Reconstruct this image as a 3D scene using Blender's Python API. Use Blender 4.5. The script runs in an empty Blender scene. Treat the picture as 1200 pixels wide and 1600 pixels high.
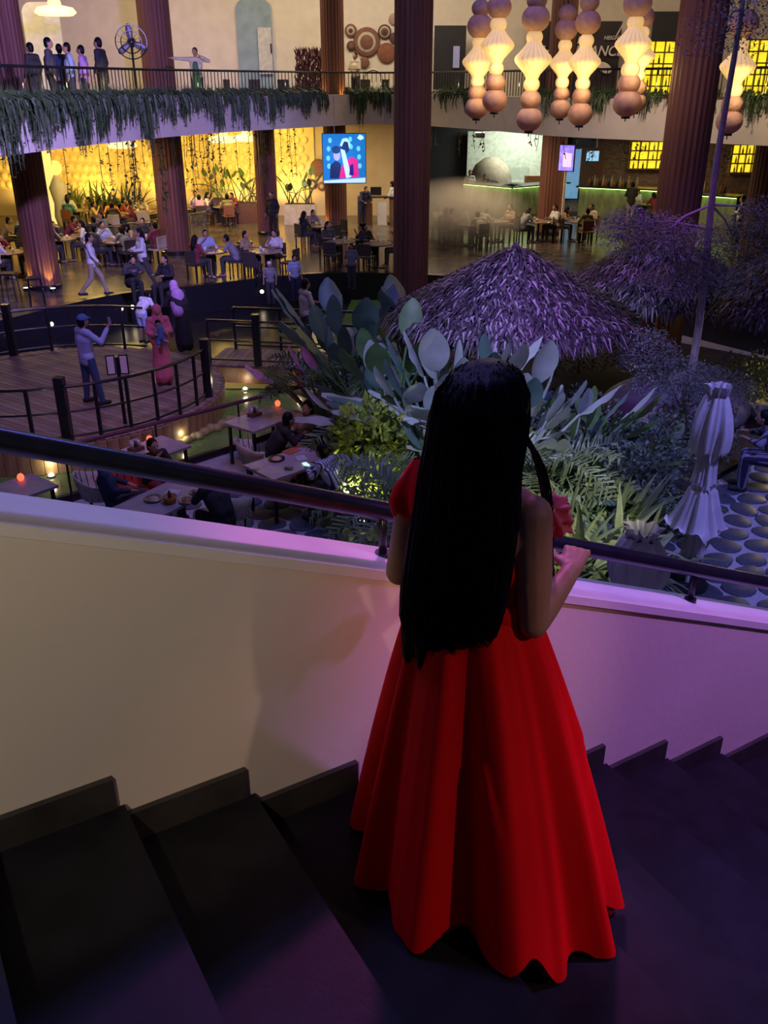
import bpy, bmesh, math, random
from mathutils import Vector, Matrix, noise
random.seed(7)
SC = bpy.context.scene
COL = SC.collection
pi = math.pi
# ------------------------------------------------------------------ camera
CZ = 5.3
TILT = math.radians(25.6)
FPX = 1400.0
cT, sT = math.cos(TILT), math.sin(TILT)
cam = bpy.data.objects.new('camera', bpy.data.cameras.new('camera'))
COL.objects.link(cam)
cam.location = (0, 0, CZ)
cam.rotation_euler = (pi/2 - TILT, 0, 0)
cam.data.sensor_fit = 'VERTICAL'
cam.data.sensor_height = 24.0
cam.data.lens = 24.0*FPX/1600.0
cam.data.clip_start = 0.05
cam.data.clip_end = 200
SC.camera = cam

def ray(px, py):
    a = (px-600)/FPX; b = (py-800)/FPX
    return Vector((a, cT-b*sT, -sT-b*cT))
def gp(px, py, z=0.0):
    d = ray(px, py); t = (z-CZ)/d.z
    return Vector((d.x*t, d.y*t, z))
def at(px, py, Y):
    d = ray(px, py); t = Y/d.y
    return Vector((d.x*t, Y, CZ+d.z*t))
# stair frame: a runs down the stairs, D towards the parapet, z relative to the camera
AZ = math.radians(59.24); S = 1.04
UX, UY = math.sin(AZ), math.cos(AZ)
NX, NY = -math.cos(AZ), math.sin(AZ)
def fg(a, D, z):
    return Vector((S*(a*UX+D*NX), S*(a*UY+D*NY), CZ+S*z))

# ------------------------------------------------------------------ world, lights, exposure
W = bpy.data.worlds.new('night'); SC.world = W; W.use_nodes = True
W.node_tree.nodes['Background'].inputs[0].default_value = (0.035, 0.03, 0.075, 1)
W.node_tree.nodes['Background'].inputs[1].default_value = 0.55
SC.view_settings.view_transform = 'Standard'
SC.view_settings.look = 'None'
SC.view_settings.gamma = 1
SC.view_settings.use_curve_mapping = False
SC.view_settings.exposure = 0.0
SC.cycles.use_denoising = True
SC.cycles.max_bounces = 5
SC.cycles.sample_clamp_indirect = 4.0
SC.cycles.volume_step_rate = 2.0

def aim(o, target):
    d = Vector(target)-o.location
    o.rotation_euler = d.to_track_quat('-Z', 'Y').to_euler()
def light(name, kind, loc, power, color, target=None, size=0.3, angle=60, blend=0.5, sizey=None):
    l = bpy.data.lights.new(name, kind); l.energy = power; l.color = color
    o = bpy.data.objects.new(name, l); COL.objects.link(o); o.location = loc
    if kind == 'AREA':
        l.size = size
        if sizey: l.shape = 'RECTANGLE'; l.size_y = sizey
    else:
        l.shadow_soft_size = size
    if kind == 'SPOT':
        l.spot_size = math.radians(angle); l.spot_blend = blend
    if target is not None: aim(o, target)
    return o
BLUE = (0.30, 0.28, 1.0); VIOLET = (0.45, 0.22, 1.0); MAGENTA = (1.0, 0.16, 0.75)
WARM = (1.0, 0.72, 0.42); YEL = (1.0, 0.66, 0.16); WHITE = (1.0, 0.9, 0.75)
# stage lamps over the atrium
light('lamp_atrium_blue', 'AREA', (0.5, 13, 13.5), 620, BLUE, (0.5, 13.5, 0), 5)
light('lamp_thatch_violet', 'SPOT', (4.5, 10, 9.5), 1700, (0.46, 0.01, 0.95), (2.6, 15.6, 1.8), 0.3, 34, 0.6)
light('lamp_thatch_blue', 'SPOT', (9, 9, 9), 800, (0.30, 0.16, 1.0), (7.4, 16.5, 1.6), 0.3, 40, 0.6)
light('lamp_leaves_blue', 'SPOT', (-2.0, 6.5, 8.5), 5200, (0.42, 0.42, 1.0), (1.6, 13, 1.9), 0.3, 30, 0.6)
light('lamp_balcony_violet', 'SPOT', (-1.5, 12, 8), 9500, (0.44, 0.32, 1.0), (-6.8, 23.5, 4.3), 0.3, 52, 0.6)
light('lamp_deck_violet', 'SPOT', (-4, 9, 9), 1000, (0.62, 0.28, 0.95), (-6.2, 17, -0.3), 0.3, 46, 0.7)
light('lamp_floor_blue', 'SPOT', (7, 6, 9), 2700, (0.28, 0.26, 1.0), (5.2, 11.5, -0.5), 0.3, 44, 0.7)
light('lamp_palm_white', 'SPOT', (3.4, 5.2, 5.6), 1700, (1.0, 0.94, 0.62), (2.0, 10.4, 0.4), 0.15, 26, 0.8)
light('lamp_table_pink', 'SPOT', (-1.2, 9, 8.2), 360, (1.0, 0.34, 0.55), (-2.9, 14.2, 0), 0.2, 36, 0.7)
# stairwell lamps
light('lamp_stair_warm', 'SPOT', fg(-0.8, -0.4, 0.6), 105, (1.0, 0.80, 0.55), fg(0.08, 1.8, -0.85), 0.04, 34.5, 0.12)
light('lamp_stair_violet', 'SPOT', fg(4.6, -0.2, 1.9), 760, (0.64, 0.24, 1.0), fg(2.75, 1.8, -1.65), 0.10, 42, 0.45)
light('lamp_rail_pink', 'SPOT', fg(2.9, 4.2, 1.9), 380, (1.0, 0.13, 0.62), fg(1.15, 1.8, -1.32), 0.12, 21, 0.7)
light('lamp_rail_blue', 'SPOT', fg(0.3, 3.8, 2.6), 230, (0.27, 0.25, 1.0), fg(0.7, 1.9, -0.9), 0.25, 60, 0.7)
light('lamp_dress_red', 'SPOT', fg(2.5, -1.0, 0.5), 80, (1.0, 0.60, 0.46), fg(1.35, 1.3, -1.6), 0.06, 31, 0.7)
light('lamp_step_blue', 'SPOT', fg(3.6, 0.4, 2.2), 85, (0.25, 0.2, 1.0), fg(2.2, 1.0, -2.2), 0.3, 60, 0.8)
# restaurant ceilings, ground floor
for (x, y, p, c) in ((-12, 27.5, 110, WARM), (-11, 35, 190, YEL), (-6.5, 36.8, 190, YEL), (-2.5, 37.5, 120, WARM),
                     (1.5, 37, 90, (1.0, 0.8, 0.62)), (3.6, 34, 170, WARM), (9.5, 35, 160, WARM), (-8.5, 29.5, 70, WARM)):
    light('lamp_ceiling', 'AREA', (x, y, 3.8), p, c, (x, y, 0), 1.5)
for x in (-15.5, -12.5, -9.5, -6.5, -4.0):
    light('lamp_wall_wash', 'AREA', (x, 40.5, 0.9), 45, YEL, (x, 41.4, 2.6), 1.2)
    light('lamp_wall_wash', 'AREA', (x, 40.2, 3.85), 48, YEL, (x, 41.4, 2.2), 1.2)
light('lamp_kitchen', 'AREA', (6.6, 44.6, 3.8), 260, (0.90, 1.0, 0.80), (6.6, 46, 0.5), 2.0)
light('lamp_bar', 'AREA', (13.0, 41.5, 3.7), 130, WARM, (13.5, 41, 0), 2.5)
# upper floor
for (x, y, p, c) in ((-13, 31, 330, YEL), (-8.5, 36, 210, (1.0, 0.74, 0.46)), (-3.2, 37, 200, (1.0, 0.80, 0.58)), (1.2, 37, 180, (1.0, 0.80, 0.58)),
                     (6.5, 36, 190, WARM), (12, 34, 190, WARM)):
    light('lamp_upper', 'AREA', (x, y, 10.2), p, c, (x, y+1.5, 4.6), 2.0)
light('fill_balcony_fascia', 'SPOT', (4.0, 21.6, 6.6), 330, (1.0, 0.72, 0.44), (4.6, 26, 4.3), 0.2, 110, 0.8)  # added warm fill on the balcony fascia, standing in for lantern glow
light('fill_balcony_fascia', 'SPOT', (7.4, 20.6, 6.6), 260, (1.0, 0.72, 0.44), (8.6, 23.5, 4.3), 0.2, 110, 0.8)  # same added fill, farther along the fascia

# ------------------------------------------------------------------ helpers
class MB:
    def __init__(s): s.v = []; s.f = []
    def quad(s, a, b, c, d):
        n = len(s.v); s.v += [tuple(a), tuple(b), tuple(c), tuple(d)]; s.f.append((n, n+1, n+2, n+3)); return s
    def box(s, c, d, rz=0.0, M=None):
        n = len(s.v); hx, hy, hz = d[0]/2, d[1]/2, d[2]/2
        cr, sr = math.cos(rz), math.sin(rz)
        for z in (-hz, hz):
            for x, y in ((-hx, -hy), (hx, -hy), (hx, hy), (-hx, hy)):
                p = Vector((c[0]+x*cr-y*sr, c[1]+x*sr+y*cr, c[2]+z))
                if M: p = M @ p
                s.v.append(tuple(p))
        for q in ((3, 2, 1, 0), (4, 5, 6, 7), (0, 1, 5, 4), (1, 2, 6, 5), (2, 3, 7, 6), (3, 0, 4, 7)):
            s.f.append(tuple(n+i for i in q))
        return s
    def tube(s, pts, r, seg=8, cap=True, flat=1.0):
        pts = [Vector(p) for p in pts]; n0 = len(s.v); N = len(pts)
        rs = r if isinstance(r, (list, tuple)) else [r]*N
        up = Vector((0, 0, 1))
        for i, p in enumerate(pts):
            t = (pts[min(i+1, N-1)]-pts[max(i-1, 0)])
            if t.length < 1e-9: t = Vector((0, 0, 1))
            t.normalize()
            ref = up if abs(t.z) < 0.95 else Vector((1, 0, 0))
            sx = t.cross(ref).normalized(); sy = sx.cross(t).normalized()
            for k in range(seg):
                a = 2*pi*k/seg
                s.v.append(tuple(p+sx*(math.cos(a)*rs[i])+sy*(math.sin(a)*rs[i]*flat)))
        for i in range(N-1):
            for k in range(seg):
                a = n0+i*seg+k; b = n0+i*seg+(k+1) % seg
                s.f.append((a, b, b+seg, a+seg))
        if cap:
            s.f.append(tuple(n0+k for k in range(seg))[::-1])
            s.f.append(tuple(n0+(N-1)*seg+k for k in range(seg)))
        return s
    def lathe(s, prof, seg=24, c=(0, 0, 0), rib=0, ribamp=0.0, cap=False):
        n0 = len(s.v)
        for (r, z) in prof:
            for k in range(seg):
                a = 2*pi*k/seg
                rr = r*(1+ribamp*(abs(math.cos(a*rib/2))-0.6)) if rib else r
                s.v.append((c[0]+rr*math.cos(a), c[1]+rr*math.sin(a), c[2]+z))
        for i in range(len(prof)-1):
            for k in range(seg):
                a = n0+i*seg+k; b = n0+i*seg+(k+1) % seg
                s.f.append((a, b, b+seg, a+seg))
        if cap:
            s.f.append(tuple(n0+k for k in range(seg))[::-1])
            s.f.append(tuple(n0+(len(prof)-1)*seg+k for k in range(seg)))
        return s
    def ell(s, c, r, seg=12, rings=8, M=None):
        n0 = len(s.v)
        for i in range(rings+1):
            th = pi*i/rings
            for k in range(seg):
                a = 2*pi*k/seg
                p = Vector((r[0]*math.sin(th)*math.cos(a), r[1]*math.sin(th)*math.sin(a), r[2]*math.cos(th)))
                if M: p = M @ p
                s.v.append((c[0]+p.x, c[1]+p.y, c[2]+p.z))
        for i in range(rings):
            for k in range(seg):
                a = n0+i*seg+k; b = n0+i*seg+(k+1) % seg
                s.f.append((a, a+seg, b+seg, b))
        return s
    def prism(s, poly, z0, z1):
        n = len(s.v); N = len(poly)
        s.v += [(p[0], p[1], z0) for p in poly]+[(p[0], p[1], z1) for p in poly]
        s.f.append(tuple(range(n, n+N))[::-1]); s.f.append(tuple(range(n+N, n+2*N)))
        for i in range(N):
            j = (i+1) % N; s.f.append((n+i, n+j, n+N+j, n+N+i))
        return s
    def disc(s, c, r, M, seg=16):
        n = len(s.v)
        for k in range(seg):
            a = 2*pi*k/seg; s.v.append(tuple(Vector(c)+M @ Vector((r*math.cos(a), r*math.sin(a), 0))))
        s.f.append(tuple(range(n, n+seg))); return s
    def mesh(s, name, smooth=False):
        me = bpy.data.meshes.new(name); me.from_pydata(s.v, [], s.f); me.update()
        if smooth:
            me.polygons.foreach_set('use_smooth', [True]*len(me.polygons))
        return me

def obj(name, me, mat=None, parent=None, loc=None, rot=None, scale=None, smooth=False):
    if isinstance(me, MB): me = me.mesh(name, smooth)
    o = bpy.data.objects.new(name, me); COL.objects.link(o)
    if mat is not None and me is not None:
        if len(me.materials) == 0: me.materials.append(mat)
        elif me.materials[0] is not mat:
            o.material_slots[0].link = 'OBJECT'; o.material_slots[0].material = mat
    if parent is not None: o.parent = parent
    if loc is not None: o.location = loc
    if rot is not None: o.rotation_euler = rot
    if scale is not None: o.scale = scale if hasattr(scale, '__len__') else (scale,)*3
    return o
def tag(o, label, cat, group=None, kind=None):
    if label: o['label'] = label
    if cat: o['category'] = cat
    if group: o['group'] = group
    if kind: o['kind'] = kind
    return o
def thing(name, label, cat, loc=(0, 0, 0), rz=0.0, group=None, kind=None):
    o = bpy.data.objects.new(name, None); COL.objects.link(o); o.empty_display_size = 0.1
    o.location = loc; o.rotation_euler = (0, 0, rz)
    return tag(o, label, cat, group, kind)
def struct(name, me, mat, parent=None, label=None, smooth=False):
    o = obj(name, me, mat, parent, smooth=smooth)
    if parent is None: o['kind'] = 'structure'
    if label: o['label'] = label
    return o
def copy_tree(o, parent=None):
    c = o.copy(); COL.objects.link(c); c.parent = parent
    for ch in list(o.children): copy_tree(ch, c)
    return c

MATS = {}
def mat(name, col, rough=0.6, metal=0.0, var=0.12, scale=6.0, bump=0.0, bscale=40.0, emit=None, estr=0.0, trans=0.0,
        alpha=1.0, spec=0.5, sheen=0.0, col2=None, stretch=None, transl=0.0):
    if name in MATS: return MATS[name]
    m = bpy.data.materials.new(name); m.use_nodes = True; nt = m.node_tree; N = nt.nodes; L = nt.links
    b = N['Principled BSDF']
    b.inputs['Roughness'].default_value = rough; b.inputs['Metallic'].default_value = metal
    b.inputs['Specular IOR Level'].default_value = spec
    if trans: b.inputs['Transmission Weight'].default_value = trans
    if alpha < 1: b.inputs['Alpha'].default_value = alpha
    if sheen: b.inputs['Sheen Weight'].default_value = sheen
    c1 = (*col, 1); c2 = (*(col2 or tuple(min(1, x*(1-2.2*var)) for x in col)), 1)
    tc = N.new('ShaderNodeTexCoord'); src = tc.outputs['Object']
    if stretch:
        mp = N.new('ShaderNodeMapping'); mp.inputs['Scale'].default_value = stretch; L.new(src, mp.inputs[0]); src = mp.outputs[0]
    nz = N.new('ShaderNodeTexNoise'); nz.inputs['Scale'].default_value = scale; nz.inputs['Detail'].default_value = 3
    L.new(src, nz.inputs['Vector'])
    rp = N.new('ShaderNodeValToRGB'); rp.color_ramp.elements[0].color = c2; rp.color_ramp.elements[1].color = c1
    rp.color_ramp.elements[0].position = 0.3; rp.color_ramp.elements[1].position = 0.68
    L.new(nz.outputs['Fac'], rp.inputs[0]); L.new(rp.outputs[0], b.inputs['Base Color'])
    if bump:
        n2 = N.new('ShaderNodeTexNoise'); n2.inputs['Scale'].default_value = bscale; n2.inputs['Detail'].default_value = 4
        L.new(src, n2.inputs['Vector'])
        bp = N.new('ShaderNodeBump'); bp.inputs['Strength'].default_value = bump; bp.inputs['Distance'].default_value = 0.02
        L.new(n2.outputs['Fac'], bp.inputs['Height']); L.new(bp.outputs[0], b.inputs['Normal'])
    if emit:
        b.inputs['Emission Color'].default_value = (*emit, 1); b.inputs['Emission Strength'].default_value = estr
    if transl:
        out = N['Material Output']; tl = N.new('ShaderNodeBsdfTranslucent'); L.new(rp.outputs[0], tl.inputs[0])
        mx = N.new('ShaderNodeMixShader'); mx.inputs[0].default_value = transl
        L.new(b.outputs[0], mx.inputs[1]); L.new(tl.outputs[0], mx.inputs[2]); L.new(mx.outputs[0], out.inputs['Surface'])
    MATS[name] = m; return m
M_PLASTER = mat('cream_plaster', (0.72, 0.66, 0.56), 0.75, bump=0.06, bscale=60, var=0.05, scale=2)
M_WALLIN = mat('parapet_plaster', (0.74, 0.69, 0.62), 0.55, bump=0.05, bscale=30, var=0.05, scale=1.4)
M_CAP = mat('parapet_cap', (0.78, 0.76, 0.76), 0.55, bump=0.05, bscale=60, var=0.04)
M_BLACK = mat('black_metal', (0.02, 0.02, 0.025), 0.28, metal=0.2, var=0.1)
M_RAIL = mat('handrail_steel', (0.06, 0.065, 0.10), 0.27, metal=0.8, var=0.15, scale=12, bump=0.03, bscale=120)
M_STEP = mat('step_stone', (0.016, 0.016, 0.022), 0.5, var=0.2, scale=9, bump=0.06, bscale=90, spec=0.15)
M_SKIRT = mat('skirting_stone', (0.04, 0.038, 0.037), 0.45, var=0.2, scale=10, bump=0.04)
M_COLUMN = mat('column_clay', (0.20, 0.075, 0.055), 0.6, var=0.15, scale=4, stretch=(1, 1, 0.1))
M_WOOD = mat('deck_wood', (0.34, 0.23, 0.19), 0.6, var=0.22, scale=3, stretch=(8, 0.6, 4), bump=0.15, bscale=20)
M_WOODF = mat('fascia_wood', (0.42, 0.26, 0.12), 0.6, var=0.22, scale=4, stretch=(3, 3, 0.4), bump=0.1)
M_STRAW2 = mat('thatch_straw_highlight', (0.34, 0.27, 0.30), 0.55, var=0.15, scale=16)  # strand highlights put into the straw colour
M_STRAW3 = mat('thatch_straw_gap_shade', (0.02, 0.017, 0.02), 0.7, var=0.15, scale=16)  # shade of the gaps between strands put into the straw colour
M_STRAW = mat('thatch_straw', (0.13, 0.10, 0.11), 0.6, var=0.2, scale=16, col2=(0.012, 0.01, 0.011))
M_LEAF = mat('broad_leaf', (0.52, 0.56, 0.52), 0.42, var=0.15, scale=5, transl=0.15, col2=(0.34, 0.42, 0.34))
M_LEAFD = mat('dark_leaf', (0.10, 0.20, 0.06), 0.45, var=0.2, scale=6, transl=0.15)
M_LEAFP = mat('pink_leaf', (0.55, 0.22, 0.36), 0.45, var=0.2, scale=6, col2=(0.25, 0.12, 0.2))
M_FROND = mat('palm_frond', (0.24, 0.32, 0.17), 0.42, var=0.2, scale=5, transl=0.15)
M_STRAP = mat('strap_leaf', (0.40, 0.46, 0.20), 0.45, var=0.2, scale=5, col2=(0.14, 0.22, 0.09), transl=0.15)
M_YLEAF = mat('yellow_green_leaf', (0.42, 0.52, 0.08), 0.45, var=0.2, scale=5, transl=0.35)
M_VINE = mat('vine_leaf', (0.07, 0.125, 0.04), 0.55, var=0.25, scale=9, transl=0.15)
M_TREE = mat('feathery_leaf', (0.20, 0.22, 0.22), 0.5, var=0.25, scale=9, transl=0.1)
M_BARK = mat('pale_bark', (0.55, 0.45, 0.45), 0.65, var=0.2, scale=10, bump=0.2, stretch=(3, 3, 0.6))
M_STEM = mat('plant_stem', (0.22, 0.24, 0.12), 0.6)
M_SKIN = mat('skin', (0.42, 0.235, 0.155), 0.5, var=0.05, scale=5)
M_HAIR = mat('black_hair', (0.008, 0.0075, 0.012), 0.45, var=0.3, scale=30, stretch=(6, 6, 0.5), bump=0.25, bscale=50, spec=0.16)
M_RED = mat('red_tulle', (0.80, 0.003, 0.007), 0.65, var=0.06, scale=4, spec=0.12)
M_WHITEC = mat('white_cloth', (0.66, 0.64, 0.66), 0.8, var=0.08, scale=4, bump=0.2, bscale=8)
M_STONE = mat('slate_pebble', (0.085, 0.10, 0.13), 0.45, var=0.2, scale=7, bump=0.05)
M_GROUT = mat('pale_grout', (0.42, 0.42, 0.46), 0.8, var=0.1, scale=12, bump=0.1)
M_MARBLE = mat('pale_tabletop', (0.44, 0.36, 0.38), 0.35, var=0.12, scale=5)
M_CREAM = mat('cream_wicker', (0.66, 0.60, 0.52), 0.7, bump=0.4, bscale=60)
M_GOLD = mat('yellow_panel', (0.85, 0.66, 0.28), 0.55, var=0.06, scale=3)
M_DARKROOM = mat('dark_room', (0.018, 0.018, 0.026), 0.6)
M_BROWN = mat('brown_wood', (0.16, 0.075, 0.045), 0.5, var=0.2, stretch=(6, 6, 1))
M_LIT = mat('lit_lantern', (0.9, 0.72, 0.42), 0.8, emit=(1.0, 0.60, 0.17), estr=0.8, var=0.1, scale=8)
def ribbed(m, n, lo, hi):
    nt = m.node_tree; N = nt.nodes; L = nt.links
    tc = N.new('ShaderNodeTexCoord'); sp = N.new('ShaderNodeSeparateXYZ'); L.new(tc.outputs['Object'], sp.inputs[0])
    at2 = N.new('ShaderNodeMath'); at2.operation = 'ARCTAN2'; L.new(sp.outputs['Y'], at2.inputs[0]); L.new(sp.outputs['X'], at2.inputs[1])
    ml = N.new('ShaderNodeMath'); ml.operation = 'MULTIPLY'; ml.inputs[1].default_value = n/2; L.new(at2.outputs[0], ml.inputs[0])
    co = N.new('ShaderNodeMath'); co.operation = 'COSINE'; L.new(ml.outputs[0], co.inputs[0])
    ab = N.new('ShaderNodeMath'); ab.operation = 'ABSOLUTE'; L.new(co.outputs[0], ab.inputs[0])
    mr = N.new('ShaderNodeMapRange'); mr.inputs['From Min'].default_value = 0.05; mr.inputs['From Max'].default_value = 0.45; mr.inputs['To Min'].default_value = lo; mr.inputs['To Max'].default_value = hi
    L.new(ab.outputs[0], mr.inputs['Value']); L.new(mr.outputs[0], N['Principled BSDF'].inputs['Emission Strength'])
ribbed(M_LIT, 20, 0.30, 0.66)
M_CLAY = mat('lantern_silk', (0.82, 0.52, 0.38), 0.75, var=0.1, scale=10, transl=0.35)
M_SHINE = mat('lamp_bulb', (1, 0.9, 0.7), 0.5, emit=(1.0, 0.80, 0.48), estr=9.0)
M_AMBER = mat('lamp_shade', (1, 0.8, 0.3), 0.5, emit=(1.0, 0.68, 0.18), estr=2.2)
M_SHELF = mat('backlit_glass', (1, 0.85, 0.1), 0.4, emit=(1.0, 0.72, 0.02), estr=1.15, var=0.08, scale=3)
M_CANDLE = mat('red_candle', (0.9, 0.2, 0.1), 0.4, emit=(1.0, 0.12, 0.05), estr=2.0)
M_WHITEP = mat('white_ceramic', (0.75, 0.74, 0.74), 0.35, var=0.05)
M_GLASS = mat('clear_glass', (0.8, 0.9, 0.95), 0.06, trans=0.9, alpha=0.35)
M_STEEL = mat('steel', (0.45, 0.45, 0.47), 0.3, metal=0.9)
M_UPLIT = M_SHINE

def rotM(az, tilt, roll=0.0):
    return Matrix.Rotation(az, 3, 'Z') @ Matrix.Rotation(tilt, 3, 'X') @ Matrix.Rotation(roll, 3, 'Z')
def catmull(pts, n):
    out = []
    P = [pts[0]]+list(pts)+[pts[-1]]
    for i in range(1, len(P)-2):
        for k in range(n):
            t = k/n
            a, b, c, d = [Vector(q) for q in P[i-1:i+3]]
            out.append(0.5*((2*b)+(c-a)*t+(2*a-5*b+4*c-d)*t*t+(3*b-a-3*c+d)*t**3))
    out.append(Vector(P[-2])); return out
# ================================================================== STRUCTURE
# ---- staircase and parapet
A0, GO, Z0, RI = 0.297, 0.342, -1.63, 0.127
def tread_z(a):
    n = math.ceil((a-A0)/GO - 1e-6)
    return Z0 - RI*n
st = thing('floor_staircase', 'dark stone staircase descending along the curved parapet', None, kind='structure')
for n in range(-5, 15):
    a1 = A0+GO*n; a0 = a1-GO; z = Z0-RI*n
    m = MB(); q = [(a0-0.0, -1.6), (a1+0.018, -1.6), (a1+0.018, 1.80), (a0, 1.80)]
    lo = [fg(a, D, z-0.03) for a, D in q]; hi = [fg(a, D, z) for a, D in q]
    k = len(m.v); m.v += [tuple(p) for p in lo+hi]
    m.f += [(3, 2, 1, 0), (4, 5, 6, 7), (0, 1, 5, 4), (1, 2, 6, 5), (2, 3, 7, 6), (3, 0, 4, 7)]
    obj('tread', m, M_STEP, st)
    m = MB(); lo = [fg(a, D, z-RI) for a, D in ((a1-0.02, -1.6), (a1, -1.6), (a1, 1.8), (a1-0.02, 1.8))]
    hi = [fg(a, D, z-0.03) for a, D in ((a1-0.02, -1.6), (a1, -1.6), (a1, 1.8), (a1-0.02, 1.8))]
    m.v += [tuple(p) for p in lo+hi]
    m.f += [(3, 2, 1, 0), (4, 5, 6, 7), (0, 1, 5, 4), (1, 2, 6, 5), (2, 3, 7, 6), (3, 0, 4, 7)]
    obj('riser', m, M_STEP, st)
def slab_az(poly, D0, D1):
    m = MB(); N = len(poly)
    m.v += [tuple(fg(a, D0, z)) for a, z in poly]+[tuple(fg(a, D1, z)) for a, z in poly]
    m.f.append(tuple(range(N))); m.f.append(tuple(range(N, 2*N))[::-1])
    for i in range(N):
        j = (i+1) % N; m.f.append((j, i, N+i, N+j))
    return m
bb = thing('baseboard_stair', 'dark stone stepped skirting along the parapet foot', None, kind='structure')
for n in range(-5, 15):
    a1 = A0+GO*n; a0 = a1-GO; z = Z0-RI*n
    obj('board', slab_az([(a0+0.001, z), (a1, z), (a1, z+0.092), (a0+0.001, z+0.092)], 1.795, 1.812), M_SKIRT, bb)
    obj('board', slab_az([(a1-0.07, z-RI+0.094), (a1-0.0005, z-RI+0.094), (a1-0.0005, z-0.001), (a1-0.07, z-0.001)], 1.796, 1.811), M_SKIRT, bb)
def cap_z(a): return -0.742-0.405*a-0.0045*a*a
AS = [-3+0.5*i for i in range(21)]
wl = struct('wall_parapet', slab_az([(a, -6.0) for a in (AS[0], AS[-1])]+[(a, cap_z(a)-0.03) for a in AS[::-1]], 1.815, 1.985), M_WALLIN)
struct('parapet_cap', slab_az([(a, cap_z(a)-0.03) for a in AS]+[(a, cap_z(a)) for a in AS[::-1]], 1.806, 2.0), M_CAP, wl)
hr = thing('handrail', 'round dark steel handrail on short posts above the parapet cap', 'handrail', fg(1.15, 1.93, cap_z(1.15)))
def rail_z(a): return -0.590-0.418*a-0.0015*a*a
def local(o, m):
    L = o.location; m.v = [(x-L.x, y-L.y, z-L.z) for x, y, z in m.v]; return m
obj('rail', local(hr, MB().tube([fg(a*0.25-2.5, 1.93, rail_z(a*0.25-2.5)) for a in range(36)], 0.0285, 16)), M_RAIL, hr, smooth=True)
for a in (-0.2, 1.145, 2.51, 3.87, 5.2):
    p = obj('post', local(hr, MB().tube([fg(a, 1.93, cap_z(a)), fg(a, 1.93, rail_z(a)-0.005)], 0.0125, 10)), M_BLACK, hr, smooth=True)
    obj('flange', local(hr, MB().tube([fg(a, 1.93, cap_z(a)-0.008), fg(a, 1.93, cap_z(a)+0.012)], 0.024, 12)), M_BLACK, p)

# ---- lower ground, pond, pebble floor
ZL, ZP, ZD = -0.6, -0.78, -0.28
def stone_tile(name, c, rough, scale, c2, bump=0.1):
    return mat(name, c, rough, var=0.3, scale=scale, bump=bump, bscale=9, col2=c2)
M_TERR = stone_tile('polished_floor', (0.15, 0.12, 0.10), 0.22, 2.2, (0.025, 0.022, 0.022))
shore = [gp(-420, 900, ZL), gp(60, 795, ZL), gp(240, 742, ZL), gp(400, 690, ZL), gp(500, 655, ZL), gp(560, 610, ZL), gp(580, 560, ZL), gp(600, 520, ZL)]
poly = [(p.x, p.y) for p in shore]+[(16, 26), (16, 0.5), (-9, 0.5)]
fl = struct('floor_garden', MB().prism(poly[::-1], ZL-0.3, ZL-0.012), M_GROUT)
struct('pond_kerb', MB().tube([(p.x, p.y, ZL+0.02) for p in shore], 0.09, 6), M_BLACK, fl)
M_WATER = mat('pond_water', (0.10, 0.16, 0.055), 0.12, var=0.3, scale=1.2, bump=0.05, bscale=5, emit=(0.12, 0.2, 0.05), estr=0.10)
w = struct('floor_pond_water', MB().quad((-22, 6, ZP), (4, 6, ZP), (4, 28, ZP), (-22, 28, ZP)), M_WATER)
tag(w, 'shallow green pond water around the round deck', None)
struct('floor_dark_sheet', MB().prism([(-22, 18.9), (-1.6, 18.9), (-1.0, 28), (-22, 28)], ZP-0.1, ZP+0.03), M_BLACK)  # added black sheet over the water, so the pond behind the deck goes dark
# pebbles: one object each
rnd = random.Random(3)
pm = []
for i in range(5):
    m = MB(); N = 14; ring = []
    for j, (sc, z) in enumerate(((1.0, -0.012), (0.985, 0.002), (0.93, 0.006))):
        for k in range(N):
            a = 2*pi*k/N; rr = 0.5*(1+0.10*math.sin(2*a+i)+0.05*math.sin(3*a+2*i))*sc
            m.v.append((rr*math.cos(a), rr*math.sin(a), z))
    for j in range(2):
        for k in range(N):
            m.f.append((j*N+k, j*N+(k+1) % N, (j+1)*N+(k+1) % N, (j+1)*N+k))
    m.f.append(tuple(2*N+k for k in range(N)))
    pm.append(m.mesh('stone', True))
def pebbles(x0, x1, y0, y1, dx, dy):
    y = y0; row = 0
    while y < y1:
        x = x0+(row % 2)*dx/2
        while x < x1:
            sx = dx*rnd.uniform(0.86, 0.99); sy = dy*rnd.uniform(0.94, 1.08)
            o = obj('stone', pm[rnd.randrange(5)], M_STONE, fl, (x+rnd.uniform(-.04, .04), y+rnd.uniform(-.04, .04), ZL), (0, 0, rnd.choice((0, pi))+rnd.uniform(-0.35, 0.35)), (sx, sy, 1))
            x += dx
        y += dy*0.93; row += 1
pebbles(3.2, 8.6, 7.6, 15.5, 0.47, 0.43)
pebbles(-3.2, 0.9, 9.3, 13.6, 0.44, 0.40)

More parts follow.
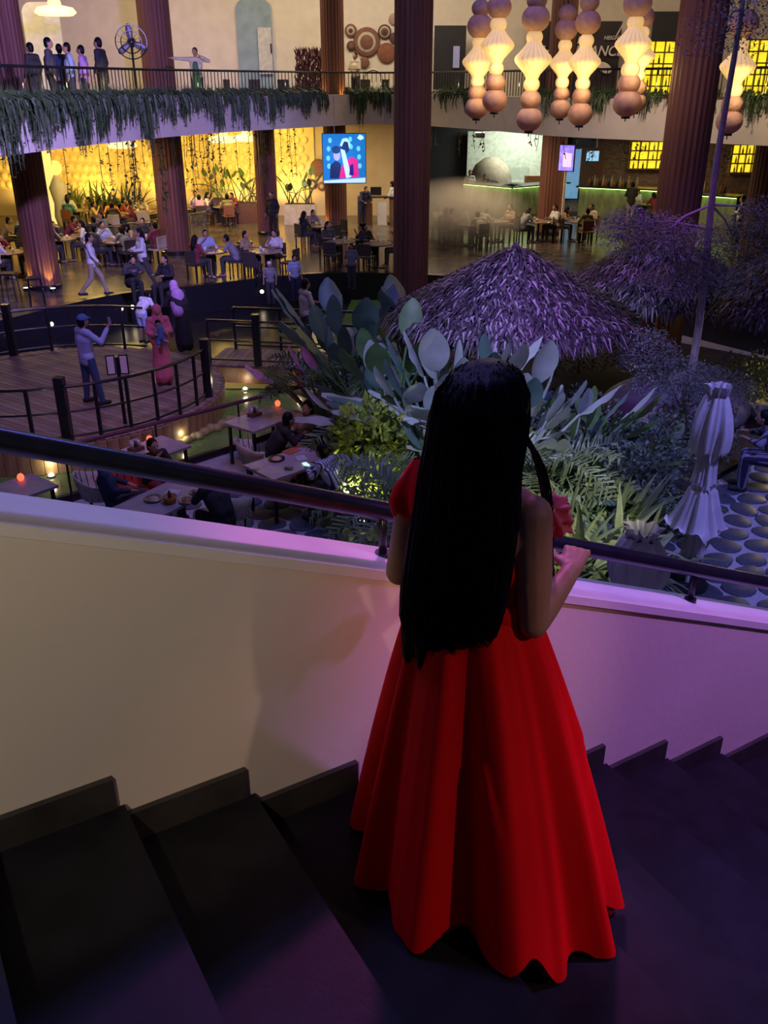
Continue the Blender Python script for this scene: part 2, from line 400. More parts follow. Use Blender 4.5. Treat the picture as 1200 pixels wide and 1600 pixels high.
# ---- terrace of the restaurant (ground floor)
tedge = catmull([gp(-300, 580, 0), gp(-100, 530, 0), gp(0, 503, 0), gp(170, 464, 0), gp(300, 449, 0), gp(440, 433, 0), gp(560, 428, 0), Vector((2.6, 27.2, 0)), Vector((6.5, 24.5, 0)), Vector((10, 20, 0)), Vector((15, 14, 0))], 5)
outer = [(26, 14), (26, 50), (-30, 50), (-30, 14)]
tp = [(p.x, p.y) for p in tedge]
struct('floor_terrace', MB().prism(tp+outer[:2]+outer[2:], -1.0, 0.0), M_TERR)
m = MB()
for i in range(len(tedge)-1):
    a, b = tedge[i], tedge[i+1]
    t = (b-a).normalized(); nn = Vector((t.y, -t.x, 0))*0.06
    m.quad(a+nn+Vector((0, 0, -1)), b+nn+Vector((0, 0, -1)), b+nn+Vector((0, 0, 0.05)), a+nn+Vector((0, 0, 0.05)))
    m.quad(a+nn+Vector((0, 0, 0.05)), b+nn+Vector((0, 0, 0.05)), b-nn*3+Vector((0, 0, 0.05)), a-nn*3+Vector((0, 0, 0.05)))
struct('terrace_kerb', m, M_BLACK, bpy.data.objects['floor_terrace'])

# ---- balcony ring
ZB, ZF, ZU = 3.96, 4.93, 4.55
be = [gp(x, y, ZB) for x, y in ((0, 245), (150, 226), (300, 211), (450, 201), (600, 194), (740, 202), (870, 213), (1040, 221), (1200, 228))]
be = [be[0]+Vector((-0.9, -6, 0))]+be+[be[-1]+Vector((2.6, -3.5, 0))]
be = catmull(be, 6)
NB = len(be)
def bnorm(i):
    t = (be[min(i+1, NB-1)]-be[max(i-1, 0)]); t.z = 0; t.normalize(); return Vector((t.y, -t.x, 0))   # towards the atrium
m = MB()
for i in range(NB-1):
    for (o0, z0, o1, z1) in ((0.0, ZB, 0.0, ZF), (0.0, ZF, -0.35, ZF), (-0.35, ZF, -0.35, ZU), (-0.6, ZB, 0.0, ZB)):
        a, b = be[i], be[i+1]; na, nb = bnorm(i), bnorm(i+1)
        def P(p, n, o, z): q = p+n*o; return (q.x, q.y, z)
        m.quad(P(a, na, o0, z0), P(b, nb, o0, z0), P(b, nb, o1, z1), P(a, na, o1, z1))
fa = struct('wall_balcony', m, M_PLASTER, smooth=False)
pu = [(p.x-bnorm(i).x*0.3, p.y-bnorm(i).y*0.3) for i, p in enumerate(be)]
struct('floor_upper', MB().prism(pu+[(26, 12), (26, 50), (-30, 50), (-30, 12)], ZB+0.05, ZU), M_TERR)
# balustrade along the balcony edge: top rail, low rail, balusters
br = thing('balcony_railing', 'long black balustrade with thin bars along the planted balcony', 'railing', (be[NB//2].x, be[NB//2].y, ZU))
RT = 5.62
rp_ = [(p-bnorm(i)*0.45) for i, p in enumerate(be)]
obj('top_rail', local(br, MB().tube([(p.x, p.y, RT) for p in rp_], 0.035, 6)), M_BLACK, br)
obj('lower_rail', local(br, MB().tube([(p.x, p.y, 4.75) for p in rp_], 0.02, 5)), M_BLACK, br)
bar = MB().tube([(0, 0, 4.56-ZU), (0, 0, RT-ZU)], 0.013, 4).mesh('baluster')
nb_ = 0
for i in range(7, NB-1):
    a, b = rp_[i], rp_[i+1]; L = (b-a).length; k = max(1, round(L/0.17))
    for j in range(k):
        if nb_ >= 290: break
        p = a.lerp(b, j/k); obj('baluster', bar, M_BLACK, br, (p.x-br.location.x, p.y-br.location.y, 0)); nb_ += 1

# ---- walls of the restaurant
M_WALLY = mat('ochre_plaster', (0.70, 0.56, 0.36), 0.75, bump=0.05, var=0.06, scale=1.5)
struct('wall_back_upper', MB().box((-2, 41.6, 8.0), (56, 0.3, 7.2)), M_PLASTER)
struct('wall_back_lower', MB().box((-13.5, 41.6, 2.0), (30.9, 0.3, 4.1)), M_WALLY)
struct('wall_left_upper', MB().box((-16.5, 33, 8.0), (0.3, 16, 7.2), rz=0.15), M_PLASTER)
struct('wall_side_lower', MB().box((-19, 33, 2.0), (0.3, 18, 4.1)), M_WALLY)
struct('wall_right_far', MB().box((22, 31, 5.5), (0.3, 22, 11)), M_BROWN)
struct('ceiling_upper', MB().box((-2, 37.5, 11.4), (56, 10, 0.2)), M_PLASTER)

# ---- fluted columns
def column(p, r, z0, z1, uplight=False):
    N = 96; prof = []
    m = MB()
    for z in (z0, z1):
        for k in range(N):
            a = 2*pi*k/N; rr = r*(1-0.05*(0.5+0.5*math.cos(k*pi/2+0.4)))
            m.v.append((p[0]+rr*math.cos(a), p[1]+rr*math.sin(a), z))
    for k in range(N): m.f.append((k, (k+1) % N, N+(k+1) % N, N+k))
    c = struct('column', m, M_COLUMN)
    struct('column_base', MB().lathe([(r*1.06, z0), (r*1.06, z0+0.12), (r, z0+0.14)], 32, (p[0], p[1], 0)), M_BLACK, c)
    return c
C1 = gp(72, 450, 0); C2 = gp(276, 396, 0); C3 = gp(420, 366, 0); C4 = gp(526, 364, 0)
column(C1, 0.44, 0, 11); column(C2, 0.50, 0, 11); column(C3, 0.40, 0, ZB+0.05); column(C4, 0.42, 0, 11)
C5 = at(643, 300, 24.0); column(C5, 0.46, -0.6, 11)
C6 = at(1062, 300, 19.6); column(C6, 0.46, -0.6, 11)
C7 = at(861, 300, 36.0); column(C7, 0.46, 0, 11)
C8 = at(1195, 300, 30.5); column(C8, 0.50, 0, ZB+0.05)
def uplights(c, r, z, group, spots, power=34):
    for i, (az, lab) in enumerate(spots):
        x, y = c.x+(r+0.13)*math.cos(az), c.y+(r+0.13)*math.sin(az)
        t = thing('uplight', lab, 'floor lamp', (x, y, z), az, group)
        obj('housing', MB().lathe([(0.03, 0), (0.075, 0), (0.085, 0.07), (0.08, 0.09)], 14), M_BLACK, t)
        obj('lens', MB().lathe([(0.0, 0.085), (0.05, 0.09), (0.07, 0.085)], 14), M_SHINE, t)
        light('lamp_uplight', 'SPOT', (x, y, z+0.1), power, YEL, (c.x+r*0.75*math.cos(az), c.y+r*0.75*math.sin(az), z+2.2), 0.04, 70, 0.6)
uplights(C1, 0.44, 0.0, 'uplights at the column feet', ((-2.4, 'glowing amber uplight at the foot of the column by the walking waiter, outer side'), (-0.9, 'glowing amber uplight at the foot of the column by the walking waiter, inner side')), 60)
uplights(C4, 0.42, 0.0, 'uplights at the column feet', ((-2.6, 'amber uplight at the foot of the column behind the hanging screen'),), 80)
up4 = Vector((C4.x, C4.y, 0))
uplights(up4, 0.42, ZU, 'uplights at the upper column', ((-2.5, 'bright amber uplight at the upper column beside the wall baskets, outer one'), (-0.7, 'bright amber uplight at the upper column beside the wall baskets, inner one')), 60)

# ---- round timber deck with planks, fascia boards and railing
DC = Vector((-6.55, 17.35)); DR = 3.25
dk = thing('floor_deck', 'round timber deck standing in the pond', None, kind='structure')
M_WOODS = [mat('deck_plank_%s' % n, c, 0.6, var=0.2, scale=3, stretch=(1.2, 9, 4), bump=0.12, bscale=16) for n, c in (('a', (0.33, 0.23, 0.20)), ('b', (0.27, 0.18, 0.155)), ('c', (0.38, 0.27, 0.23)))]
dth = -0.62
dd = Vector((math.cos(dth), math.sin(dth))); dn = Vector((-dd.y, dd.x))
k = -DR+0.07; i = 0
while k < DR:
    h = math.sqrt(max(0.02, DR*DR-k*k))
    c = DC+dn*k
    obj('plank', MB().box((0, 0, 0), (2*h, 0.132, 0.05)), M_WOODS[i*7 % 3], dk, (c.x, c.y, ZD-0.025), (0, 0, dth)); k += 0.142; i += 1
fbm = MB().box((0, 0, 0), (0.20, 0.05, 0.46)).mesh('fascia_board')
nfb = 96
for i in range(nfb):
    a = 2*pi*i/nfb
    obj('fascia_board', fbm, M_WOODF, dk, (DC.x+(DR+0.02)*math.cos(a), DC.y+(DR+0.02)*math.sin(a), ZD-0.26), (0, 0, a+pi/2))
# walkway that leaves the deck towards the garden
B0 = gp(335, 562, ZD); B1 = gp(560, 572, ZD); bw = 1.35
bd = (B1-B0); bl = bd.length; bd.normalize(); bn = Vector((-bd.y, bd.x, 0))
i = 0; k = 0.0
while k < bl+1.0:
    c = B0+bd*k+bn*0.35
    obj('plank', MB().box((0, 0, 0), (0.132, bw, 0.05)), M_WOODS[i*5 % 3], dk, (c.x, c.y, ZD-0.026), (0, 0, math.atan2(bd.y, bd.x))); k += 0.142; i += 1
obj('beam', MB().box((0, 0, 0), (bl+1, 0.08, 0.34)), M_BROWN, dk, tuple(B0+bd*(bl/2+0.4)+bn*(0.35-bw/2-0.02)+Vector((0, 0, -0.22))), (0, 0, math.atan2(bd.y, bd.x)))
def railing(name, label, pts, z, h=0.95, every=1, post=0.035, rails=(1.0, 0.55, 0.10), big=()):
    c = pts[len(pts)//2]
    t = thing(name, label, 'railing', (c.x, c.y, z))
    Lp = [Vector((p.x-c.x, p.y-c.y, 0)) for p in pts]
    for f in rails:
        obj('rail', MB().tube([(p.x, p.y, h*f) for p in Lp], 0.03 if f == rails[0] else 0.022, 6), M_BLACK, t)
    for i in range(0, len(Lp), every):
        w_ = 0.16 if i in big else post*1.6
        hh = h*1.18 if i in big else h
        obj('post', MB().box((Lp[i].x, Lp[i].y, hh/2), (w_, w_, hh)), M_BLACK, t)
    return t
def arc(c, r, a0, a1, n): return [Vector((c.x+r*math.cos(a0+(a1-a0)*i/n), c.y+r*math.sin(a0+(a1-a0)*i/n), 0)) for i in range(n+1)]
rd = math.radians
railing('deck_railing', 'curved black railing round the pond side of the timber deck', arc(DC, DR-0.12, rd(-140), rd(-8), 26), ZD, 0.98, 2, big=(26, 14))
railing('deck_railing', 'black railing on the restaurant side of the deck behind the man in a cap', arc(DC, DR-0.12, rd(172), rd(70), 20), ZD, 0.98, 3, big=(9,))
pts = [B0+bd*(bl*i/6)+bn*(0.35-bw/2+0.06) for i in range(7)]
railing('walkway_railing', 'black railing on the pond edge of the short plank walkway', pts, ZD, 0.95, 2, big=(2,))
pts = [B0+bd*(0.2+bl*i/6)+bn*(0.35+bw/2-0.06) for i in range(7)]
railing('walkway_railing', 'black railing on the far edge of the short plank walkway', pts, ZD, 0.95, 2)
# slim handrail over the pond
p0, p1 = gp(90, 700, 0.35), gp(486, 600, 0.35)
t = thing('pond_handrail', 'slim dusky handrail slanting over the pond before the deck', 'handrail', (p0.x, p0.y, ZP))
M_DUSK = mat('dusky_rail', (0.16, 0.07, 0.09), 0.4, metal=0.3)
obj('rail', MB().tube([(0, 0, 0.35-ZP), tuple(p1-p0+Vector((0, 0, 0.35-ZP)))], 0.035, 8), M_DUSK, t)
for f in (0.02, 0.34, 0.67, 0.98):
    q = (p1-p0)*f; obj('post', MB().tube([(q.x, q.y, 0), (q.x, q.y, 0.35-ZP)], 0.018, 6), M_BLACK, t)
# ================================================================== FIGURES
def capsules_mesh(name, caps, voxel, smooth=3, extra=None, jitter=None):
    """union of tapered capsules and ellipsoids, remeshed into one continuous skin"""
    bm = bmesh.new()
    def ell(c, r, M=None):
        res = bmesh.ops.create_uvsphere(bm, u_segments=14, v_segments=10, radius=1.0)
        mt = Matrix.Translation(c) @ ((M.to_4x4()) if M else Matrix()) @ Matrix.Diagonal((r[0], r[1], r[2], 1))
        bmesh.ops.transform(bm, matrix=mt, verts=res['verts'])
    for c in caps:
        if c[0] == 'e': ell(Vector(c[1]), c[2], c[3] if len(c) > 3 else None); continue
        p0, r0, p1, r1 = Vector(c[0]), c[1], Vector(c[2]), c[3]
        fl = c[4] if len(c) > 4 else 1.0
        n = max(2, int((p1-p0).length/(0.6*min(r0, r1)))+1)
        d = p1-p0
        if d.length < 1e-6: ell(p0, (r0, r0*fl, r0)); continue
        # tapered tube with round ends
        t = d.normalized(); ref = Vector((0, 1, 0)) if abs(t.y) < 0.9 else Vector((1, 0, 0))
        sx = t.cross(ref).normalized(); sy = sx.cross(t).normalized()
        if abs(sy.y) < 0.3: fl = 1.0
        seg = 12; rows = []
        prof = []
        for j in range(4): a = -pi/2+pi/2*(j+0.35)/4; prof.append((p0+t*(r0*math.sin(a)), r0*math.cos(a)))
        prof += [(p0, r0), (p1, r1)]
        for j in range(4): a = pi/2*(j+0.65)/4; prof.append((p1+t*(r1*math.sin(a)), r1*math.cos(a)))
        for q, r in prof:
            rows.append([bm.verts.new(q+sx*(r*math.cos(2*pi*k/seg))+sy*(r*fl*math.sin(2*pi*k/seg))) for k in range(seg)])
        for i in range(len(rows)-1):
            for k in range(seg):
                bm.faces.new((rows[i][k], rows[i][(k+1) % seg], rows[i+1][(k+1) % seg], rows[i+1][k]))
        bm.faces.new(rows[0][::-1]); bm.faces.new(rows[-1])
    bmesh.ops.recalc_face_normals(bm, faces=bm.faces)
    me = bpy.data.meshes.new(name); bm.to_mesh(me); bm.free()
    o = bpy.data.objects.new('tmp', me); COL.objects.link(o)
    r = o.modifiers.new('r', 'REMESH'); r.mode = 'VOXEL'; r.voxel_size = voxel; r.use_smooth_shade = True
    if smooth:
        s_ = o.modifiers.new('s', 'SMOOTH'); s_.factor = 0.5; s_.iterations = smooth
    dg = bpy.context.evaluated_depsgraph_get()
    out = bpy.data.meshes.new_from_object(o.evaluated_get(dg)); out.name = name
    out.materials.clear()
    bpy.data.objects.remove(o); bpy.data.meshes.remove(me)
    out.polygons.foreach_set('use_smooth', [True]*len(out.polygons))
    return out

# ------------------------------------------------------------------ the woman in red
WA, WD = 1.10, 1.44
wz = tread_z(WA)
wf = Vector((0.85*UX+0.53*NX, 0.85*UY+0.53*NY, 0))
wrz = math.atan2(-wf.x, wf.y)
HX = -0.004
caps = [('e', (HX, 0.035, 1.412), (0.073, 0.088, 0.110)), ('e', (HX, 0.065, 1.365), (0.052, 0.060, 0.060)),
        ((HX, 0.118, 1.412), 0.010, (HX, 0.132, 1.385), 0.013), ((HX-0.073, 0.03, 1.40), 0.014, (HX-0.076, 0.03, 1.38), 0.011), ((HX+0.073, 0.03, 1.40), 0.014, (HX+0.076, 0.03, 1.38), 0.011),
        ((HX*0.4, 0.0, 1.22), 0.048, (HX, 0.02, 1.34), 0.044),
        ((-0.11, 0, 1.235), 0.052, (0.09, 0, 1.225), 0.052), ((-0.06, 0, 1.16), 0.085, (0.06, 0, 1.16), 0.085), ((-0.045, 0, 0.99), 0.075, (0.045, 0, 0.99), 0.075),
        ((-0.05, 0, 1.16), 0.08, (-0.045, 0, 1.0), 0.075), ((0.05, 0, 1.16), 0.08, (0.045, 0, 1.0), 0.075), ((-0.07, 0, 0.84), 0.10, (0.07, 0, 0.84), 0.10),
        ((0, 0, 0.98), 0.09, (0, 0, 0.86), 0.11), ((-0.085, 0, 0.80), 0.085, (-0.08, 0.01, 0.42), 0.055), ((0.085, 0, 0.80), 0.085, (0.08, 0.01, 0.42), 0.055),
        ((-0.08, 0.01, 0.42), 0.052, (-0.08, -0.01, 0.07), 0.032), ((0.08, 0.01, 0.42), 0.052, (0.08, -0.01, 0.07), 0.032),
        ((-0.08, -0.02, 0.035), 0.032, (-0.085, 0.13, 0.025), 0.024), ((0.08, -0.02, 0.035), 0.032, (0.085, 0.13, 0.025), 0.024)]
shR, elR, wrR = (0.132, -0.005, 1.218), (0.162, -0.03, 0.955), (0.19, 0.165, 1.005)
shL, elL, wrL = (-0.155, 0.0, 1.235), (-0.20, 0.0, 0.985), (-0.10, 0.18, 0.99)
caps += [(shR, 0.047, (0.150, -0.02, 1.06), 0.046), ((0.150, -0.02, 1.06), 0.046, elR, 0.036), (elR, 0.036, (0.168, 0.03, 0.965), 0.036), ((0.168, 0.03, 0.965), 0.036, wrR, 0.024),
         (shL, 0.046, elL, 0.036), (elL, 0.036, wrL, 0.024)]
def hand_caps(w, d, up, side):
    """palm plus five bent fingers; d = forward, up = back of the hand, side = thumb side"""
    w = Vector(w); d = Vector(d).normalized(); up = Vector(up).normalized(); s = d.cross(up).normalized()*side
    out = []
    for k in (-0.6, 0.0, 0.6): out.append((tuple(w+s*k*0.018), 0.014, tuple(w+d*0.07+s*k*0.036), 0.013))
    for k, L in ((0.95, 0.068), (0.32, 0.076), (-0.32, 0.071), (-0.95, 0.056)):
        a = w+d*0.072+s*k*0.027; b = a+(d*0.86-up*0.5)*L*0.5+s*k*0.003; c = b+(d*0.45-up*0.9)*L*0.5
        out += [(tuple(a), 0.0088, tuple(b), 0.008), (tuple(b), 0.008, tuple(c), 0.0068)]
    a = w+d*0.02+s*0.024; b = a+(d*0.6+s*0.8)*0.034; c = b+(d*0.95+s*0.15-up*0.25)*0.03
    out += [(tuple(a), 0.011, tuple(b), 0.0095), (tuple(b), 0.0095, tuple(c), 0.0075)]
    return out
caps += hand_caps(wrR, (-0.12, 0.95, 0.25), (0.1, -0.25, 1), -1)
caps += hand_caps(wrL, (0.35, 0.9, 0.1), (0.0, -0.1, 1), 1)
wm = capsules_mesh('person', caps, 0.0065, 4)
woman = obj('person', wm, M_SKIN, None, fg(WA, WD, wz), (0, 0, wrz))
tag(woman, 'person seen from behind in a long red gown with waist-length dark hair', 'person')
M_EYE = mat('eye', (0.03, 0.02, 0.02), 0.2)
for s in (-1, 1): obj('eye', MB().ell((HX+s*0.031, 0.117, 1.418), (0.013, 0.008, 0.008)), M_EYE, woman, smooth=True)
obj('lips', MB().ell((HX, 0.120, 1.352), (0.022, 0.008, 0.008)), mat('lips', (0.45, 0.09, 0.10), 0.4), woman, smooth=True)
# bodice
bc = [((-0.075, 0, 1.145), 0.092, (0.055, 0, 1.145), 0.088), ((-0.06, 0, 1.08), 0.088, (0.06, 0, 1.08), 0.088), ((-0.052, 0, 1.0), 0.086, (0.052, 0, 1.0), 0.086), ((-0.05, 0, 0.95), 0.09, (0.05, 0, 0.95), 0.09),
      ((-0.115, 0, 1.17), 0.055, (0.08, 0, 1.17), 0.052), ((-0.11, 0.0, 1.19), 0.048, (-0.14, 0.0, 1.25), 0.045)]
obj('bodice', capsules_mesh('bodice', bc, 0.01, 3), M_RED, woman)
# skirt: pleated layers whose hem rests on the treads
def skirt(name, seed, r_hem, lift, nseg=180, rows=34, drop=0.0, shrink=1.0):
    rr = random.Random(seed); m = MB()
    ph = [rr.uniform(0, 6.28) for _ in range(6)]
    for j in range(rows+1):
        t = j/rows
        for k in range(nseg):
            a = 2*pi*k/nseg
            fold = 0.60*math.sin(9*a+ph[0]+1.2*math.sin(2*a+ph[4]))+0.30*math.sin(14*a+ph[1]+0.8*math.sin(3*a))+0.28*math.sin(5*a+ph[2])
            fold += 0.06*math.sin(29*a+ph[3])
            fold = (fold if fold > 0 else fold*0.9)
            prof = 0.125+(r_hem-0.125)*(0.30*t+0.70*t**0.80) if t < 1 else r_hem
            back = max(0.0, -math.sin(a))
            prof *= 1+0.02*t*back
            r = prof*(1+(0.04+0.165*t**0.7)*fold)*(1+(shrink-1)*min(1, t*3))
            x = r*math.cos(a)*(1.0+0.10*(1-t)); y = r*math.sin(a)*(0.82+0.18*t)+0.03*t
            x += 0.075*t
            # hem point in stair coordinates -> tread height there
            wx = math.cos(wrz)*x-math.sin(wrz)*y; wy = math.sin(wrz)*x+math.cos(wrz)*y
            p = woman.location+Vector((wx, wy, 0))
            aa = (p.x*UX+p.y*UY)/S; DD = (p.x*NX+p.y*NY)/S
            if DD > 1.78:
                sc = (1.78-WD)/max(0.01, DD-WD); wx *= sc; wy *= sc
                x = math.cos(wrz)*wx+math.sin(wrz)*wy; y = -math.sin(wrz)*wx+math.cos(wrz)*wy
                p = woman.location+Vector((wx, wy, 0)); aa = (p.x*UX+p.y*UY)/S
            aeff = max(aa, WA-0.22)
            hz = (Z0-RI*((aeff-A0)/GO+0.5)-wz)*S+lift+0.045*math.sin(11*a+ph[0]+1.5)+0.03*math.sin(4*a+ph[3])
            hz = max(hz, (tread_z(aa-0.03)-wz)*S+0.012, (tread_z(aa)-wz)*S+0.012)
            hz -= drop
            z = 0.975+(hz-0.975)*t
            m.v.append((x, y, z))
    for j in range(rows):
        for k in range(nseg):
            a = j*nseg+k; b = j*nseg+(k+1) % nseg
            m.f.append((a, a+nseg, b+nseg, b))
    return obj(name, m, M_RED, woman, smooth=True)
skirt('skirt', 5, 0.345, 0.05)
M_RED2 = mat('red_lining', (0.42, 0.004, 0.008), 0.6, var=0.06, scale=4)
u = skirt('underskirt', 5, 0.345, 0.012, shrink=0.93); u.data.materials[0] = M_RED2
# waist band
obj('waistband', MB().lathe([(0.132, 0.945), (0.136, 0.96), (0.134, 0.985), (0.128, 1.0)], 32), M_RED, woman, scale=(1.12, 0.78, 1), smooth=True)
# ruffled sleeve on her left shoulder and rosettes by the other strap
def ruffle(name, c, r, h, seed, mt, M=None, n=60, flare=1.6):
    rr = random.Random(seed); m = MB()
    for j in range(7):
        t = j/6
        for k in range(n):
            a = 2*pi*k/n; q = (0.10+0.90*math.sin(pi*min(1, t*0.9+0.02)))*r*1.05*(1+(0.05+0.16*t)*math.sin(9*a+seed))*(1+(flare-1)*t*0.4)
            p = Vector((q*math.cos(a), q*math.sin(a), -h*t+0.02*t*math.sin(5*a)))
            if M: p = M @ p
            m.v.append((c[0]+p.x, c[1]+p.y, c[2]+p.z))
    for j in range(6):
        for k in range(n):
            m.f.append((j*n+k, j*n+(k+1) % n, (j+1)*n+(k+1) % n, (j+1)*n+k))
    return obj(name, m, mt, woman, smooth=True)
ruffle('sleeve', (-0.155, 0.0, 1.30), 0.070, 0.17, 2, M_RED, Matrix.Rotation(-0.25, 3, 'Y'))
M_PINK = mat('pink_tulle', (0.85, 0.13, 0.22), 0.6, transl=0.25)
for i, (c, r) in enumerate((((0.150, 0.09, 1.195), 0.035), ((0.163, 0.105, 1.16), 0.028))):
    ruffle('rosette', c, r, 0.03, i+4, M_PINK, Matrix.Rotation(0.9, 3, 'X'), 36)
# hair: long tapering fall with locks, plus loose strands
secs = [(1.545, HX, 0.022, 0.012, 0.012), (1.540, HX, 0.022, 0.042, 0.052), (1.522, HX, 0.018, 0.072, 0.092), (1.48, HX, 0.004, 0.096, 0.108), (1.42, HX, -0.012, 0.106, 0.102),
        (1.36, HX-0.002, -0.024, 0.107, 0.085), (1.30, HX-0.008, -0.038, 0.110, 0.072), (1.24, -0.004, -0.058, 0.116, 0.060), (1.16, -0.006, -0.082, 0.118, 0.050), (1.08, -0.010, -0.095, 0.120, 0.043),
        (1.00, -0.016, -0.104, 0.118, 0.038), (0.94, -0.022, -0.108, 0.112, 0.034), (0.90, -0.032, -0.110, 0.098, 0.028), (0.87, -0.042, -0.110, 0.074, 0.020)]
m = MB(); n = 120
fine = []
for i in range(len(secs)-1):
    for q in range(3):
        t = q/3; fine.append(tuple(secs[i][x]*(1-t)+secs[i+1][x]*t for x in range(5)))
fine.append(secs[-1])
for j, (z, cx, cy, rx, ry) in enumerate(fine):
    tt = j/(len(fine)-1)
    for k in range(n):
        a = 2*pi*k/n
        lock = 0.045*math.sin(9*a+3*math.sin(2.2*a))+0.028*math.sin(23*a+2.0*tt)+0.015*math.sin(41*a-1.5*tt)
        s_ = 1+lock*min(1, 0.25+tt*1.6)
        zz = z
        if tt > 0.72:   # uneven ends: right side shorter, left lobe lowest
            zz = z+(tt-0.72)/0.28*(0.055*math.cos(a)+0.03*math.sin(7*a+1)+0.018*math.sin(13*a))
        m.v.append((cx+rx*s_*math.cos(a), cy+ry*s_*math.sin(a), zz))
for j in range(len(fine)-1):
    for k in range(n): m.f.append((j*n+k, (j+1)*n+k, (j+1)*n+(k+1) % n, j*n+(k+1) % n))
m.f.append(tuple((len(fine)-1)*n+k for k in range(n))[::-1]); m.f.append(tuple(range(n)))
hair = obj('hair', m, M_HAIR, woman, smooth=True)
m = MB(); rr = random.Random(12)
def sec_at(z):
    for i in range(len(secs)-1):
        if secs[i][0] >= z >= secs[i+1][0]:
            t = (secs[i][0]-z)/(secs[i][0]-secs[i+1][0]); return [secs[i][x]*(1-t)+secs[i+1][x]*t for x in range(5)]
    return secs[-1]
for i in range(560):
    a = rr.uniform(-pi, pi)
    if -0.4 < a-pi/2 < 0.4: a -= pi/2
    z0 = rr.choice((rr.uniform(1.36, 1.50), rr.uniform(1.50, 1.544))); z1 = rr.uniform(0.86, 1.02)+0.05*math.cos(a); off = rr.uniform(1.0, 1.05); ws = rr.uniform(0.0012, 0.003); w0 = rr.uniform(0, 6)
    pts = []
    for j in range(12):
        t = j/11; z = z0+(z1-z0)*t; s_ = sec_at(max(z, 0.87)); aa = a+0.12*math.sin(2.2*t+w0)
        pts.append((s_[1]+s_[3]*off*math.cos(aa)*(1+0.05*t), s_[2]+s_[4]*off*math.sin(aa)*(1+0.10*t), z))
    m.tube(pts, [ws]*11+[ws*0.3], 4, False)
o = obj('strands', m, M_HAIR, hair, smooth=True); o['kind'] = 'stuff'
# a few strands brought forward over her right shoulder
m = MB()
for i in range(26):
    f = i/25; pts = []
    for j in range(9):
        t = j/8
        pts.append((HX+0.085+0.05*t+0.03*f*math.sin(pi*t)+0.02*t*t, 0.03+0.13*t*(1-0.2*f)+0.01*math.sin(4*t+i), 1.40-0.10*t-0.33*t*t-0.02*f))
    m.tube(pts, 0.0022, 4, False)
o = obj('front_lock', m, M_HAIR, hair, smooth=True); o['kind'] = 'stuff'
# ------------------------------------------------------------------ other people
CL = {}
def cloth(name, c): 
    CL[name] = mat('cloth_'+name.replace(' ', '_'), c, 0.8, var=0.1, scale=6, bump=0.1, bscale=20); return CL[name]
for nm, c in dict(white=(0.72, 0.72, 0.74), cream=(0.62, 0.56, 0.44), black=(0.02, 0.02, 0.024), navy=(0.02, 0.03, 0.09), blue=(0.10, 0.19, 0.42), lightblue=(0.40, 0.50, 0.72), grey=(0.25, 0.25, 0.27),
                  pink=(0.80, 0.20, 0.27), lilac=(0.55, 0.30, 0.60), orange=(0.70, 0.22, 0.08), red=(0.60, 0.04, 0.05), tan=(0.42, 0.30, 0.18), green=(0.05, 0.17, 0.09), teal=(0.04, 0.17, 0.20),
                  olive=(0.20, 0.19, 0.08), maroon=(0.22, 0.03, 0.05), charcoal=(0.06, 0.06, 0.07), jeans=(0.05, 0.09, 0.22), khaki=(0.40, 0.34, 0.24), paleblue=(0.45, 0.55, 0.85)).items(): cloth(nm, c)
